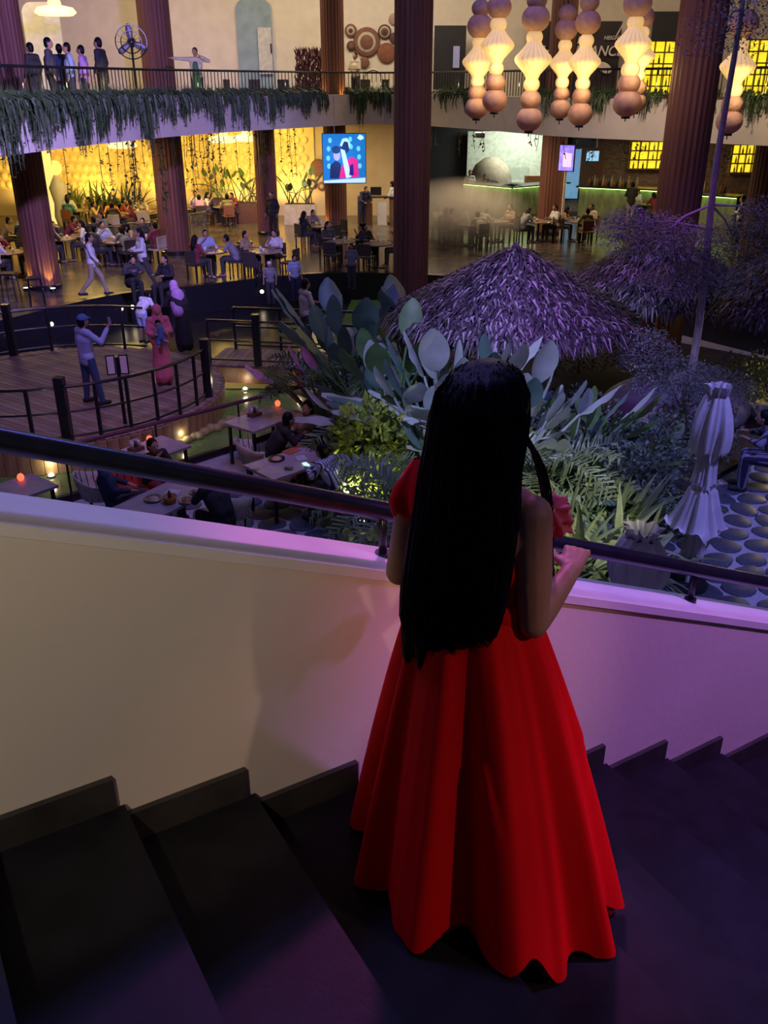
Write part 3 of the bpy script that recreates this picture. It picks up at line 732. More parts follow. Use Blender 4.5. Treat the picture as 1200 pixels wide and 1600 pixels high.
def poses(kind):
    J = dict(hip=(0, 0, .93), chest=(0, 0, 1.22), neck=(0, .0, 1.42), head=(0, .03, 1.56), lean=0,
             elL=(-.25, -.02, 1.13), wrL=(-.25, .08, .90), elR=(.25, -.02, 1.13), wrR=(.25, .08, .90),
             knL=(-.10, .02, .50), anL=(-.10, -.01, .09), knR=(.10, .02, .50), anR=(.10, -.01, .09))
    if kind == 'walk': J.update(knL=(-.09, .20, .52), anL=(-.09, .30, .10), knR=(.09, -.05, .50), anR=(.09, -.36, .14), elL=(-.24, -.14, 1.14), wrL=(-.25, -.06, .92), elR=(.24, .06, 1.14), wrR=(.24, .20, .96))
    if kind == 'stride': J.update(knL=(-.09, -.12, .52), anL=(-.09, -.30, .12), knR=(.09, .16, .52), anR=(.10, .22, .09), elL=(-.25, .05, 1.13), wrL=(-.15, .26, 1.10), elR=(.25, .05, 1.13), wrR=(.15, .26, 1.10))
    if kind == 'photo': J.update(elR=(.30, .16, 1.20), wrR=(.24, .36, 1.42), elL=(-.27, .02, 1.12), wrL=(-.22, .18, .98), knL=(-.16, .02, .50), anL=(-.20, 0, .09), knR=(.14, .06, .50), anR=(.18, .10, .09))
    if kind == 'hold': J.update(elL=(-.23, .06, 1.14), wrL=(.02, .26, 1.14), elR=(.23, .06, 1.14), wrR=(-.04, .28, 1.02))
    if kind == 'reach': J.update(elR=(.42, .04, 1.38), wrR=(.68, .06, 1.40), elL=(-.40, .10, 1.32), wrL=(-.20, .26, 1.44))
    if kind == 'bend': J.update(chest=(0, .16, 1.16), neck=(0, .27, 1.32), head=(0, .36, 1.42), elL=(-.25, .32, 1.02), wrL=(-.16, .50, .95), elR=(.25, .32, 1.02), wrR=(.16, .50, .95))
    if kind.startswith('sit'):
        J = dict(hip=(0, 0, .54), chest=(0, .02, .83), neck=(0, .03, 1.03), head=(0, .06, 1.17), lean=0, elL=(-.25, .08, .78), wrL=(-.16, .32, .80), elR=(.25, .08, .78), wrR=(.16, .32, .80),
                 knL=(-.11, .42, .52), anL=(-.12, .42, .09), knR=(.11, .42, .52), anR=(.12, .44, .09))
        if kind == 'sit_lean': J.update(chest=(0, .12, .82), neck=(0, .21, 1.0), head=(0, .29, 1.11), elL=(-.25, .28, .80), wrL=(-.12, .46, .82), elR=(.25, .28, .80), wrR=(.10, .48, .86))
        if kind == 'sit_turn': J.update(head=(.03, .07, 1.16), elR=(.28, .12, .80), wrR=(.10, .24, 1.02), elL=(-.24, .14, .78), wrL=(.02, .34, .80))
        if kind == 'sit_back': J.update(chest=(0, -.06, .82), neck=(0, -.09, 1.02), head=(0, -.08, 1.16), elL=(-.25, .0, .76), wrL=(-.14, .24, .68), elR=(.25, .0, .76), wrR=(.14, .24, .68))
    return {k: (Vector(v) if isinstance(v, tuple) else v) for k, v in J.items()}
PC = {}
def pmesh(kind, part, fine):
    key = (kind, part, fine)
    if key in PC: return PC[key]
    J = poses(kind); c = []
    t = lambda p: tuple(p)
    up = (J['neck']-J['chest']).normalized()
    sh = {s: J['neck']-up*0.05+Vector((s*.165, 0, 0)) for s in (-1, 1)}
    sd = {-1: 'L', 1: 'R'}
    vox = 0.014 if fine else 0.022
    def torso(d):
        return [(t(J['hip']+Vector((-.07, 0, 0))), .105+d, t(J['hip']+Vector((.07, 0, 0))), .105+d), (t(J['hip']), .12+d, t(J['chest']), .12+d),
                (t(J['chest']+Vector((-.075, 0, 0))), .105+d, t(J['chest']+Vector((.075, 0, 0))), .105+d), (t(J['hip']+Vector((-.05, 0, .12))), .10+d, t(J['chest']+Vector((-.08, 0, 0))), .10+d),
                (t(J['hip']+Vector((.05, 0, .12))), .10+d, t(J['chest']+Vector((.08, 0, 0))), .10+d), (t(sh[-1]), .06+d, t(sh[1]), .06+d)]
    def legs(d, lo=1.0):
        o = []
        for s in (-1, 1):
            k, a = J['kn'+sd[s]], J['an'+sd[s]]; h = J['hip']+Vector((s*.09, 0, -.02))
            a2 = k.lerp(a, lo)
            o += [(t(h), .085+d, t(k), .058+d), (t(k), .056+d, t(a2), (.036 if lo > .9 else .048)+d)]
        return o
    def arms(d, lo=1.0):
        o = []
        for s in (-1, 1):
            e, w = J['el'+sd[s]], J['wr'+sd[s]]
            o.append((t(sh[s]), .052+d, t(e), .040+d))
            if lo > 0: o.append((t(e), .038+d, t(e.lerp(w, lo)), .028+d))
        return o
    hd = J['head']
    if part == 'body':
        c = [('e', t(hd), (.076, .092, .112)), ('e', t(hd+Vector((0, .035, -.05))), (.055, .058, .06)), (t(hd+Vector((0, .09, .0))), .012, t(hd+Vector((0, .105, -.03))), .015),
             (t(J['neck']-up*.05), .052, t(hd-Vector((0, .01, .06))), .048)]
        for s in (-1, 1): c.append((t(hd+Vector((s*.078, 0, .005))), .014, t(hd+Vector((s*.08, 0, -.02))), .012))
        c += torso(-.012)+legs(-.006)+arms(-.004)
        for s in (-1, 1):
            e, w, a = J['el'+sd[s]], J['wr'+sd[s]], J['an'+sd[s]]
            d = (w-e).normalized(); sd_ = d.cross(Vector((0, 0, 1)))
            sd_ = sd_.normalized() if sd_.length > .1 else Vector((1, 0, 0))
            c.append((t(w), .028, t(w+d*.07), .026))
            for q in (-1.5, -.5, .5, 1.5): c.append((t(w+d*.07+sd_*q*.014), .010, t(w+d*.135+sd_*q*.018), .008))
            c.append((t(w+d*.02), .012, t(w+d*.07+sd_*(-s)*.045), .010))
            c.append((t(a+Vector((0, -.04, -.045))), .04, t(a+Vector((0, .13, -.055))), .032))
    elif part == 'shirt': c = torso(.012)+arms(.014, .0)+[(t(J['neck']-up*.03), .062, t(J['neck']-up*.06), .07)]
    elif part == 'longshirt': c = torso(.014)+arms(.014, .9)+[(t(J['neck']-up*.03), .062, t(J['neck']-up*.06), .07)]+[(t(J['hip']+Vector((-.06, 0, -.08))), .115, t(J['hip']+Vector((.06, 0, -.08))), .115)]
    elif part == 'trousers': c = legs(.014)+[(t(J['hip']+Vector((-.06, 0, -.01))), .115, t(J['hip']+Vector((.06, 0, -.01))), .115)]
    elif part == 'shorts': c = legs(.026, .05)+[(t(J['hip']+Vector((-.06, 0, 0))), .12, t(J['hip']+Vector((.06, 0, 0))), .12)]
    elif part == 'gown':
        c = torso(.016)+arms(.016, .6)
        if kind.startswith('sit'): c += legs(.03)
        else: c += [(t(J['hip']), .15, (0, 0, .5), .19), ((0, 0, .5), .19, (0, .0, .22), .21), (t(J['knL']), .1, t(J['anL']), .1), (t(J['knR']), .1, t(J['anR']), .1)]
    elif part in ('shoeL', 'shoeR'):
        for s in ((-1,) if part == 'shoeL' else (1,)):
            a = J['an'+sd[s]]; c += [(t(a+Vector((0, -.045, -.04))), .048, t(a+Vector((0, .14, -.052))), .040)]
    elif part == 'hair': c = [('e', t(hd+Vector((0, -.018, .022))), (.086, .096, .108)), ('e', t(hd+Vector((0, -.045, -.03))), (.08, .065, .08))]
    elif part == 'longhair': c = [('e', t(hd+Vector((0, -.018, .022))), (.088, .098, .108)), (t(hd+Vector((0, -.05, 0))), .085, t(hd+Vector((0, -.10, -.20))), .085), (t(hd+Vector((0, -.10, -.20))), .085, t(hd+Vector((0, -.12, -.40))), .06)]
    elif part == 'scarf': c = [('e', t(hd+Vector((0, -.012, .015))), (.098, .104, .125)), (t(hd+Vector((0, -.03, -.05))), .10, t(J['neck']-up*.1), .15), (t(J['neck']-up*.1-Vector((0, .03, 0))), .16, t(J['chest']-Vector((0, .05, .12))), .17), (t(J['chest']-Vector((.05, .05, .1))), .16, t(J['hip']-Vector((.1, .05, 0))), .13)]
    elif part == 'cap': c = [('e', t(hd+Vector((0, -.008, .05))), (.09, .104, .085)), (t(hd+Vector((-.03, .07, .055))), .018, t(hd+Vector((-.03, .15, .045))), .012), (t(hd+Vector((.03, .07, .055))), .018, t(hd+Vector((.03, .15, .045))), .012)]
    elif part == 'apron': c = [(t(J['chest']+Vector((0, .06, 0))), .10, t(J['hip']+Vector((0, .06, -.25))), .14)]
    PC[key] = capsules_mesh(part if part != 'body' else 'person', c, vox, 2)
    return PC[key]
def person(label, loc, rz, kind='stand', top='white', bottom='charcoal', hair='hair', long=False, scale=1.0, group=None, gown=False, fine=False, shoes='black', extra=(), scarf=None, shorts=False, cap=None, eyes=False):
    p = obj('person', pmesh(kind, 'body', fine), M_SKIN, None, loc, (0, 0, rz), scale)
    tag(p, label, 'person', group)
    if gown: obj('gown', pmesh(kind, 'gown', fine), CL[top], p)
    else:
        obj('shirt', pmesh(kind, 'longshirt' if long else 'shirt', fine), CL[top], p)
        obj('shorts' if shorts else 'trousers', pmesh(kind, 'shorts' if shorts else 'trousers', fine), CL[bottom], p)
    if hair: obj('hair', pmesh(kind, hair, fine), M_HAIR, p)
    if scarf: obj('scarf', pmesh(kind, 'scarf', fine), CL[scarf], p)
    if cap: obj('cap', pmesh(kind, 'cap', fine), CL[cap], p)
    if shoes and (fine or not kind.startswith('sit')): [obj('shoe', pmesh(kind, q, fine), CL[shoes], p) for q in ('shoeL', 'shoeR')]
    for e in extra: obj(e[0], pmesh(kind, e[0], fine), CL[e[1]], p)
    if eyes:
        hd = poses(kind)['head']
        for s in (-1, 1): obj('eye', MB().ell(tuple(hd+Vector((s*.03, .088, .012))), (.013, .008, .008)), M_EYE, p, smooth=True)
    return p
def face(frm, to): d = Vector(to)-Vector(frm); return math.atan2(-d.x, d.y)
# -- walking staff
g = gp(150, 463, 0); person('waiter in white shirt and pale trousers striding past the lit column', g, -pi/2+0.2, 'walk', 'white', 'khaki', long=True, fine=True)
g = gp(228, 452, 0); person('waitress in white shirt and dark trousers walking among the tables', g, pi/2+0.5, 'stride', 'white', 'charcoal', 'longhair', long=True, fine=True)
# -- deck
g = gp(146, 632, ZD); man = person('person in pale blue shirt, jeans and blue cap taking a photo on the deck', g, -0.75, 'photo', 'paleblue', 'jeans', long=True, fine=True, cap='blue', scale=1.03)
J = poses('photo'); w = J['wrR']*1.03
ph = obj('phone', MB().box((0, 0, 0), (0.075, 0.01, 0.15)), mat('phone_body', (0.6, 0.5, 0.6), 0.3), None, man.location+Matrix.Rotation(-0.75, 3, 'Z') @ (w+Vector((0, .06, .11))), (0.1, 0, -0.6))
tag(ph, 'phone held up by the person in the blue cap', 'phone')
g = gp(257, 600, ZD); sari = person('person in a pink robe and headscarf holding a baby on the deck', g, pi+0.35, 'hold', 'pink', 'pink', None, gown=True, fine=True, scarf='pink', scale=0.97)
R = Matrix.Rotation(pi+0.35, 3, 'Z')
bb_ = obj('person', capsules_mesh('person', [('e', (0.02, .24, 1.34), (.062, .066, .075)), ((0.0, .24, 1.26), .07, (0.0, .25, 1.06), .075), ((-.05, .25, 1.05), .045, (-.09, .30, .88), .035), ((.05, .25, 1.05), .045, (.07, .31, .88), .035), ((-.07, .25, 1.24), .035, (-.13, .30, 1.12), .028), ((.07, .25, 1.24), .035, (.13, .28, 1.13), .028)], 0.014, 2), M_SKIN, None, sari.location, sari.rotation_euler, 0.97)
tag(bb_, 'baby in a blue outfit carried by the person in pink', 'person')
obj('romper', capsules_mesh('romper', [((0.0, .24, 1.25), .082, (0.0, .25, 1.07), .088), ((-.05, .25, 1.05), .055, (-.08, .29, .94), .045), ((.05, .25, 1.05), .055, (.06, .30, .94), .045)], 0.014, 2), CL['blue'], bb_)
obj('hair', capsules_mesh('hair', [('e', (0.02, .232, 1.362), (.066, .068, .066))], 0.014, 1), M_HAIR, bb_)
g = gp(226, 536, ZD); person('child in pale shirt and blue shorts leaning at the deck ledge', g, -0.5, 'bend', 'white', 'lightblue', shorts=True, scale=0.78, fine=True, long=True)
g = gp(290, 548, ZD); person('person in a lilac headscarf and black gown at the back of the deck', g, 0.6, 'bend', 'black', 'black', None, gown=True, scarf='lilac', fine=True, scale=1.0)
g = gp(266, 475, 0); person('person in black seated at the terrace ledge beside the lilac headscarf', g, pi-0.5, 'sit', 'black', 'black', long=True, fine=True)
g = gp(222, 474, 0)+Vector((-.3, .3, 0)); person('person in dark top seated at the terrace ledge behind the waitress', g, pi+0.6, 'sit_lean', 'charcoal', 'black', long=True, fine=True)
# -- walkway side
g = gp(480, 552, ZD); person('person in a cream patterned shirt standing by the walkway', g, -1.0, 'hold', 'cream', 'charcoal', fine=True)
g = gp(462, 470, 0); person('child in a pale blue top standing at the terrace edge', g, pi+0.5, 'stand', 'lightblue', 'navy', scale=0.72, fine=True)
g = gp(424, 475, 0); person('small child in grey with a white cap at the terrace edge', g, pi, 'stand', 'grey', 'charcoal', scale=0.66, cap='white', fine=True)
g = gp(550, 452, 0); person('child with dark hair standing beside the broad leaves', g, pi-0.4, 'stand', 'grey', 'charcoal', scale=0.76)
# -- near tables (garden floor)
def near(label, px, py, zt, rz, **k):
    g = gp(px, py, ZL+zt); return person(label, (g.x, g.y, ZL), rz, fine=True, **k)
near('person in navy shirt seated at the table with the food dishes', 168, 722, 1.10, -1.2, kind='sit_back', top='navy', bottom='charcoal', long=True)
near('child with tied dark hair looking up over the food table', 237, 694, 1.10, -2.3, kind='sit_turn', top='black', bottom='maroon', eyes=True, scale=0.95)
near('person in black bending over a plate beside the pond table', 424, 662, 1.08, -1.15, kind='sit_lean', top='black', bottom='charcoal', long=True)
near('person in a rose dress with long hair at the pond corner table', 482, 642, 1.10, pi-0.3, kind='sit', top='tan', bottom='pink', hair='longhair')
near('person in a white and navy striped shirt with back turned at the corner table', 528, 712, 1.10, 1.0, kind='sit_lean', top='white', bottom='charcoal', long=True)
near('person in black with back turned at the food table', 345, 762, 1.02, 0.75, kind='sit_lean', top='black', bottom='black', long=True)
# navy stripes of the shirt as bands
st_ = mat('navy_stripe', (0.05, 0.06, 0.22), 0.8)
def stripes_mat(name, c1, c2, scale):
    m = bpy.data.materials.new(name); m.use_nodes = True; nt = m.node_tree; b = nt.nodes['Principled BSDF']; b.inputs['Roughness'].default_value = .8
    tc = nt.nodes.new('ShaderNodeTexCoord'); wv = nt.nodes.new('ShaderNodeTexWave'); wv.inputs['Scale'].default_value = scale; wv.bands_direction = 'X'; wv.inputs['Distortion'].default_value = 1.0
    rp = nt.nodes.new('ShaderNodeValToRGB'); rp.color_ramp.interpolation = 'CONSTANT'
    rp.color_ramp.elements[0].color = (*c1, 1); rp.color_ramp.elements[1].color = (*c2, 1); rp.color_ramp.elements[1].position = 0.28
    nt.links.new(tc.outputs['Object'], wv.inputs['Vector']); nt.links.new(wv.outputs['Fac'], rp.inputs[0]); nt.links.new(rp.outputs[0], b.inputs['Base Color'])
    return m
SM = stripes_mat('striped_shirt', (0.03, 0.035, 0.16), (0.72, 0.72, 0.76), 6.0)
SM2 = stripes_mat('striped_robe', (0.02, 0.02, 0.05), (0.24, 0.24, 0.34), 5.0)
for o in list(bpy.data.objects):
    if o.name.startswith('person') and 'navy striped' in str(o.get('label', '')):
        for c in o.children:
            if c.name.startswith('shirt'): c.material_slots[0].link = 'OBJECT'; c.material_slots[0].material = SM
g = gp(1205, 770, ZL); p = person('person in a dark striped robe at the edge of the pebble floor', g, 1.2, 'sit_lean', 'charcoal', 'charcoal', gown=True, fine=True, scale=1.1)
for c in p.children:
    if c.name.startswith('gown'): c.material_slots[0].link = 'OBJECT'; c.material_slots[0].material = SM2
# -- upper floor
def upper(label, px, py, Y, rz, **k):
    g = at(px, py, Y); h = 1.68; s = (g.z-ZU)/h
    s = min(1.08, max(0.85, s)); return person(label, (g.x, g.y, ZU), rz, scale=s, **k)
upper('person in black at the balcony rail, nearest the edge column', 46, 66, 23.0, 1.2, top='black', bottom='black', long=True)
upper('tall person in dark jacket on the balcony beside two guests', 72, 58, 23.6, -1.4, top='charcoal', bottom='black', long=True)
upper('person in navy half hidden among the balcony guests', 91, 68, 25.0, 0.5, top='navy', bottom='black', long=True)
upper('person in pale blue shirt among the balcony guests', 104, 66, 24.2, 2.0, top='lightblue', bottom='charcoal', long=True)
upper('person in a dusky pink top on the balcony facing the guests', 126, 70, 25.0, 1.6, top='lilac', bottom='charcoal', long=True)
upper('person in black standing alone beside the pedestal fan', 153, 58, 25.2, 1.4, top='black', bottom='black', long=True)
upper('server in a green apron stretching an arm by the balcony rail', 304, 74, 29.6, pi, kind='reach', top='cream', bottom='black', extra=(('apron', 'green'),), long=True)
upper('person in a cream top standing before the wall baskets', 555, 72, 38.6, pi-0.6, top='cream', bottom='charcoal', kind='hold')
# -- staff at the reception and bars
g = gp(613, 350, 0); person('host in a white shirt behind the front column by the reception desk', g, 1.2, 'hold', 'white', 'khaki', long=True)
g = gp(566, 352, 0); person('person in dark uniform leaning on the reception desk', g, -2.6, 'bend', 'navy', 'navy', long=True)
g = gp(428, 372, 0); person('waiter in black standing between the leafy planters', g, pi-0.4, 'stand', 'black', 'black', long=True)
g = at(991, 270, 38.6); person('person in black turned away at the lit bar', (g.x, 38.6, 0), 0.1, 'hold', 'black', 'khaki', long=True)
g = at(735, 258, 44.0); person('cook in white at the open kitchen end', (g.x, 44.0, 0), pi, 'stand', 'white', 'white', long=True)
g = at(757, 262, 43.7); person('cook in black before the domed oven', (g.x, 43.7, 0), pi, 'bend', 'black', 'black', long=True)
g = at(1165, 292, 33.5); person('staff member in white leaning at the end of the far bar', (g.x, 33.5, 0), 1.0, 'hold', 'white', 'charcoal', long=True)
# ================================================================== GARDEN
bed = [(-1.35, 14.2), (-1.4, 18), (0, 23.5), (6, 23), (11, 18.5), (13, 14.5), (6.6, 14.6), (4.5, 12.6), (3.45, 10.6), (3.1, 8.0), (1.0, 7.6), (0.35, 9.2), (-0.05, 11.6), (-0.7, 13)]
M_SOIL = mat('dark_soil', (0.035, 0.03, 0.024), 0.9, bump=0.6, bscale=14)
struct('floor_planting_bed', MB().prism(bed, ZL-0.02, ZL+0.10), M_SOIL)
def blade(L, stalk, w, bend=0.25, droop=0.3, fold=0.25, seg=9, tip=1.0, wave=0.0, shape=None):
    """leaf along +Z bending to +Y: narrow stalk then a folded blade"""
    m = MB(); tot = stalk+L
    def cl(s):
        t = s/tot; return Vector((0, bend*tot*t*t*(0.6+droop*t), s*(1-0.22*bend*t-0.35*droop*bend*t*t)))
    if stalk > 0:
        m.tube([cl(stalk*i/4) for i in range(5)], [0.022-0.010*i/4 for i in range(5)], 5, False)
    n0 = len(m.v)
    for i in range(seg+1):
        t = i/seg; p = cl(stalk+L*t)
        wd = w*0.5*((math.sin(pi*(0.03+0.955*t)))**0.62 if not shape else shape(t))
        d = (cl(min(tot, stalk+L*t+0.01))-cl(stalk+L*t-0.01)).normalized(); nn = Vector((1, 0, 0)).cross(d)
        ww = wave*math.sin(t*15)
        m.v += [tuple(p+Vector((-wd, 0, 0))-nn*(wd*fold+ww)), tuple(p), tuple(p+Vector((wd, 0, 0))-nn*(wd*fold-ww))]
    for i in range(seg):
        a = n0+i*3; m.f += [(a, a+1, a+4, a+3), (a+1, a+2, a+5, a+4)]
    return m
PAD = [blade(0.36, 1.05, 0.20, 0.10, 0.2, 0.22).mesh('leaf', True), blade(0.42, 1.0, 0.215, 0.18, 0.4, 0.30, wave=0.008).mesh('leaf', True), blade(0.34, 0.80, 0.19, 0.05, 0.1, 0.15).mesh('leaf', True), blade(0.46, 0.66, 0.22, 0.34, 0.9, 0.3, wave=0.01).mesh('leaf', True), blade(0.36, 0.55, 0.19, 0.15, 0.4, 0.2).mesh('leaf', True)]
STR = [blade(0.85, 0.05, 0.105, 0.35, 0.6, 0.35, shape=lambda t: (1-t**2.2)*(0.55+0.45*min(1, 4*t))).mesh('leaf', True), blade(0.75, 0.05, 0.115, 0.6, 1.0, 0.3, shape=lambda t: (1-t**2)*(0.5+0.5*min(1, 4*t))).mesh('leaf', True), blade(0.9, 0.05, 0.095, 0.12, 0.3, 0.4, shape=lambda t: (1-t**2.4)*(0.5+0.5*min(1, 4*t))).mesh('leaf', True)]
rj = random.Random(77)
def frond_mesh(L, n, ll, lw, bend, up=0.5, droop=0.35):
    m = MB()
    def cl(t): return Vector((0, L*(bend*t*t), L*(t-0.45*bend*t*t*t)))
    m.tube([cl(i/8) for i in range(9)], [0.016-0.013*i/8 for i in range(9)], 5, False)
    for i in range(n):
        t = 0.16+0.82*i/(n-1); p = cl(t); d = (cl(min(1, t+.02))-cl(t-.02)).normalized(); nn = Vector((1, 0, 0)).cross(d)
        l = ll*(math.sin(pi*(0.12+0.80*t))**0.6)*rj.uniform(.8, 1.12)
        for s in (-1, 1):
            dirv = (Vector((s, 0, 0))*rj.uniform(.6, .95)+d*rj.uniform(.45, .95)+nn*rj.uniform(.05, .45)).normalized()
            e1 = p+dirv*l*0.5-nn*(-0.02); e2 = p+dirv*l+Vector((0, 0, -droop*l*rj.uniform(.4, 1.4)))
            sd = d*(lw*0.5)
            k = len(m.v); m.v += [tuple(p-sd*0.6), tuple(p+sd*0.6), tuple(e1+sd), tuple(e1-sd), tuple(e2)]
            m.f += [(k, k+1, k+2, k+3), (k+3, k+2, k+4)]
    return m.mesh('frond', False)
FR = [frond_mesh(1.5, 27, 0.52, 0.042, 0.55, droop=.55), frond_mesh(1.4, 24, 0.54, 0.045, 0.85, droop=.7), frond_mesh(1.6, 28, 0.48, 0.04, 0.35, droop=.45)]
def clump(name, label, loc, leaves, mats, n, tilt, h, rnd, group=None, part='leaf', az=None, stem=None, zoff=0.1):
    t = thing(name, label, 'plant', loc, 0, group)
    if stem: obj('stem', MB().tube([(0, 0, -0.05), (0.03, 0.02, stem*0.5), (0, 0, stem)], [0.06, 0.05, 0.045], 8), M_STEM, t)
    z = (stem or zoff)
    for i in range(n):
        a = (2*pi*i/n*2.4+rnd.uniform(-.4, .4)) if az is None else rnd.uniform(*az)
        tl = rnd.uniform(*tilt); sc = h*rnd.uniform(0.78, 1.06)
        r0 = 0.10 if part == 'leaf' else 0.03
        obj(part, leaves[rnd.randrange(len(leaves))], mats[rnd.randrange(len(mats))], t, (-math.sin(a)*r0*rnd.random()*2, math.cos(a)*r0*rnd.random()*2, z+rnd.uniform(-.04, .04)), (-tl, rnd.uniform(-.12, .12), a), sc)
    return t
r = random.Random(21)
ZG = ZL+0.08
M_LEAFT = mat('teal_leaf', (0.13, 0.24, 0.20), 0.42, var=0.15, scale=5, transl=0.15)
def V(x, y): return (x, y, ZG)
cl_g = 'broad-leaved clumps in the garden bed'
clump('broad_leaf_plant', 'tall paddle-leaved clump rising behind the head of the person in red', V(0.95, 12.9), PAD, [M_LEAF, M_LEAF, M_LEAFT], 40, (0.02, 0.42), 2.05, r, cl_g, az=(1.2, 5.1))
clump('broad_leaf_plant', 'pale paddle-leaved clump before the purple thatch, beside the tallest clump', V(1.85, 12.4), PAD, [M_LEAF, M_LEAF, M_LEAFT], 40, (0.02, 0.45), 1.85, r, cl_g, az=(1.2, 5.1))
clump('broad_leaf_plant', 'paddle-leaved clump at the foot of the purple thatch eave', V(2.7, 12.6), PAD, [M_LEAF, M_LEAFT, M_LEAFD], 30, (0.05, 0.55), 1.6, r, cl_g, az=(1.0, 5.3))
clump('broad_leaf_plant', 'broad-leaved clump with dark leaves nearest the walkway', V(0.1, 13.9), PAD, [M_LEAF, M_LEAFD, M_LEAFT, M_LEAFD], 34, (0.08, 0.75), 1.9, r, cl_g)
clump('broad_leaf_plant', 'teal broad-leaved clump between the terrace and the walkway', V(-0.55, 15.6), PAD, [M_LEAFT, M_LEAFT, M_LEAFD], 26, (0.05, 0.45), 2.0, r, cl_g)
clump('broad_leaf_plant', 'dark green broad-leaved clump at the foot of the front column', V(0.75, 16.8), PAD, [M_LEAFT, M_LEAFD], 22, (0.05, 0.40), 2.0, r, cl_g)
clump('broad_leaf_plant', 'pink-leaved plant leaning over the walkway end', V(-0.75, 15.0), PAD, [M_LEAFP, M_LEAFD], 12, (0.35, 0.9), 1.6, r, cl_g, az=(0.4, 2.4))
clump('broad_leaf_plant', 'low dark-leaved plant spilling towards the pond', V(-0.1, 13.2), PAD, [M_LEAFD, M_LEAFD, M_STRAP], 26, (0.5, 1.25), 1.4, r, cl_g)
clump('broad_leaf_plant', 'low dark broad-leaved plant under the pale clump', V(1.4, 11.7), PAD, [M_LEAFD, M_LEAFT], 22, (0.4, 1.1), 1.2, r, cl_g)
clump('broad_leaf_plant', 'shaded broad-leaved plant in front of the tree trunk', V(3.4, 12.2), PAD, [M_LEAFD, M_LEAFT, M_LEAFD], 24, (0.2, 1.0), 1.4, r, cl_g)
pg = 'palms in the garden bed'
clump('palm', 'feathery palm arching towards the pond tables', V(0.45, 10.9), FR, [M_FROND], 16, (0.35, 1.2), 1.1, r, pg, 'frond', None, 0.5)
clump('palm', 'large feathery palm spreading over the strap-leaved plants', V(2.1, 11.7), FR, [M_FROND], 20, (0.35, 1.2), 1.2, r, pg, 'frond', None, 0.7)
clump('palm', 'low palm beside the waist of the person in red', V(1.3, 10.3), FR, [M_FROND], 16, (0.5, 1.2), 0.95, r, pg, 'frond', None, 0.35)
clump('palm', 'dark palm fanning over the walkway railing', V(-0.95, 15.2), FR, [M_LEAFD], 12, (0.4, 1.1), 1.0, r, pg, 'frond', None, 0.9)
clump('palm', 'dark palm overhanging the pond below the pink leaves', V(-0.3, 13.7), FR, [M_LEAFD], 12, (0.5, 1.3), 0.95, r, pg, 'frond', None, 0.7)
clump('palm', 'dark palm beside the folded cloth umbrella', V(3.2, 11.2), FR, [M_LEAFD, M_FROND], 11, (0.5, 1.2), 0.9, r, pg, 'frond', None, 0.5)
g = gp(858, 425, 0)
clump('palm', 'upright young palm showing above the purple thatch', V(3.75, 19.2), FR, [M_FROND, M_LEAFD], 10, (0.15, 0.95), 1.35, r, pg, 'frond', None, 1.15)
sg = 'strap-leaved plants in the garden bed'
for i, (x, y, lab, n, h) in enumerate(((2.05, 9.9, 'strap-leaved plant beside the arm of the person in red', 34, 1.6), (2.55, 10.05, 'lush strap-leaved plant in the middle of the lit border', 38, 1.7), (2.95, 9.6, 'strap-leaved plant next to the folded cloth umbrella', 32, 1.5),
        (2.4, 9.15, 'low strap-leaved plant just beyond the handrail', 30, 1.5), (1.8, 9.2, 'strap-leaved plant half hidden behind the person in red', 30, 1.5), (2.95, 10.6, 'strap-leaved plant below the large feathery palm', 32, 1.6), (0.55, 10.3, 'small strap-leaved plant below the first handrail post', 20, 0.9))):
    clump('strap_leaf_plant', lab, V(x, y), STR, [M_STRAP, M_STRAP, M_FROND], n, (0.05, 0.95), h, r, sg, zoff=0.05)
def bush(name, label, loc, rad, n, ls, mt, rnd, group=None, stem=True, flat=1.0, shell=0.55, aspect=0.5):
    t = thing(name, label, 'plant', loc, 0, group)
    m = MB()
    for i in range(n):
        while True:
            p = Vector((rnd.uniform(-1, 1), rnd.uniform(-1, 1), rnd.uniform(-1, 1)))
            if shell < p.length*(1+0.2*noise.noise(p*2)) <= 1: break
        c = Vector((p.x*rad[0], p.y*rad[1], rad[2]+p.z*rad[2]))
        d = (p*0.7+Vector((rnd.uniform(-1, 1), rnd.uniform(-1, 1), rnd.uniform(-.6, .9)))).normalized(); s = d.cross(Vector((rnd.uniform(-1, 1), rnd.uniform(-1, 1), rnd.uniform(-1, 1)))).normalized()
        L = ls*rnd.uniform(.7, 1.3); k = len(m.v)
        m.v += [tuple(c), tuple(c+d*L*.5+s*L*aspect*.5), tuple(c+d*L), tuple(c+d*L*.5-s*L*aspect*.5)]; m.f.append((k, k+1, k+2, k+3))
    f = obj('foliage', m, mt, t); f['kind'] = 'stuff'
    if stem: obj('stem', MB().tube([(0, 0, -0.05), (0.02, 0, rad[2])], [0.04, 0.025], 6), M_STEM, t)
    return t
M_SHRUB = mat('shrub_leaf', (0.16, 0.22, 0.16), 0.45, var=0.25, scale=8, transl=0.15)
yb = bush('shrub', 'yellow-green shrub glowing above an uplight beside the palm', (-0.22, 12.3, ZG+0.25), (0.55, 0.42, 0.72), 900, 0.14, M_YLEAF, r)
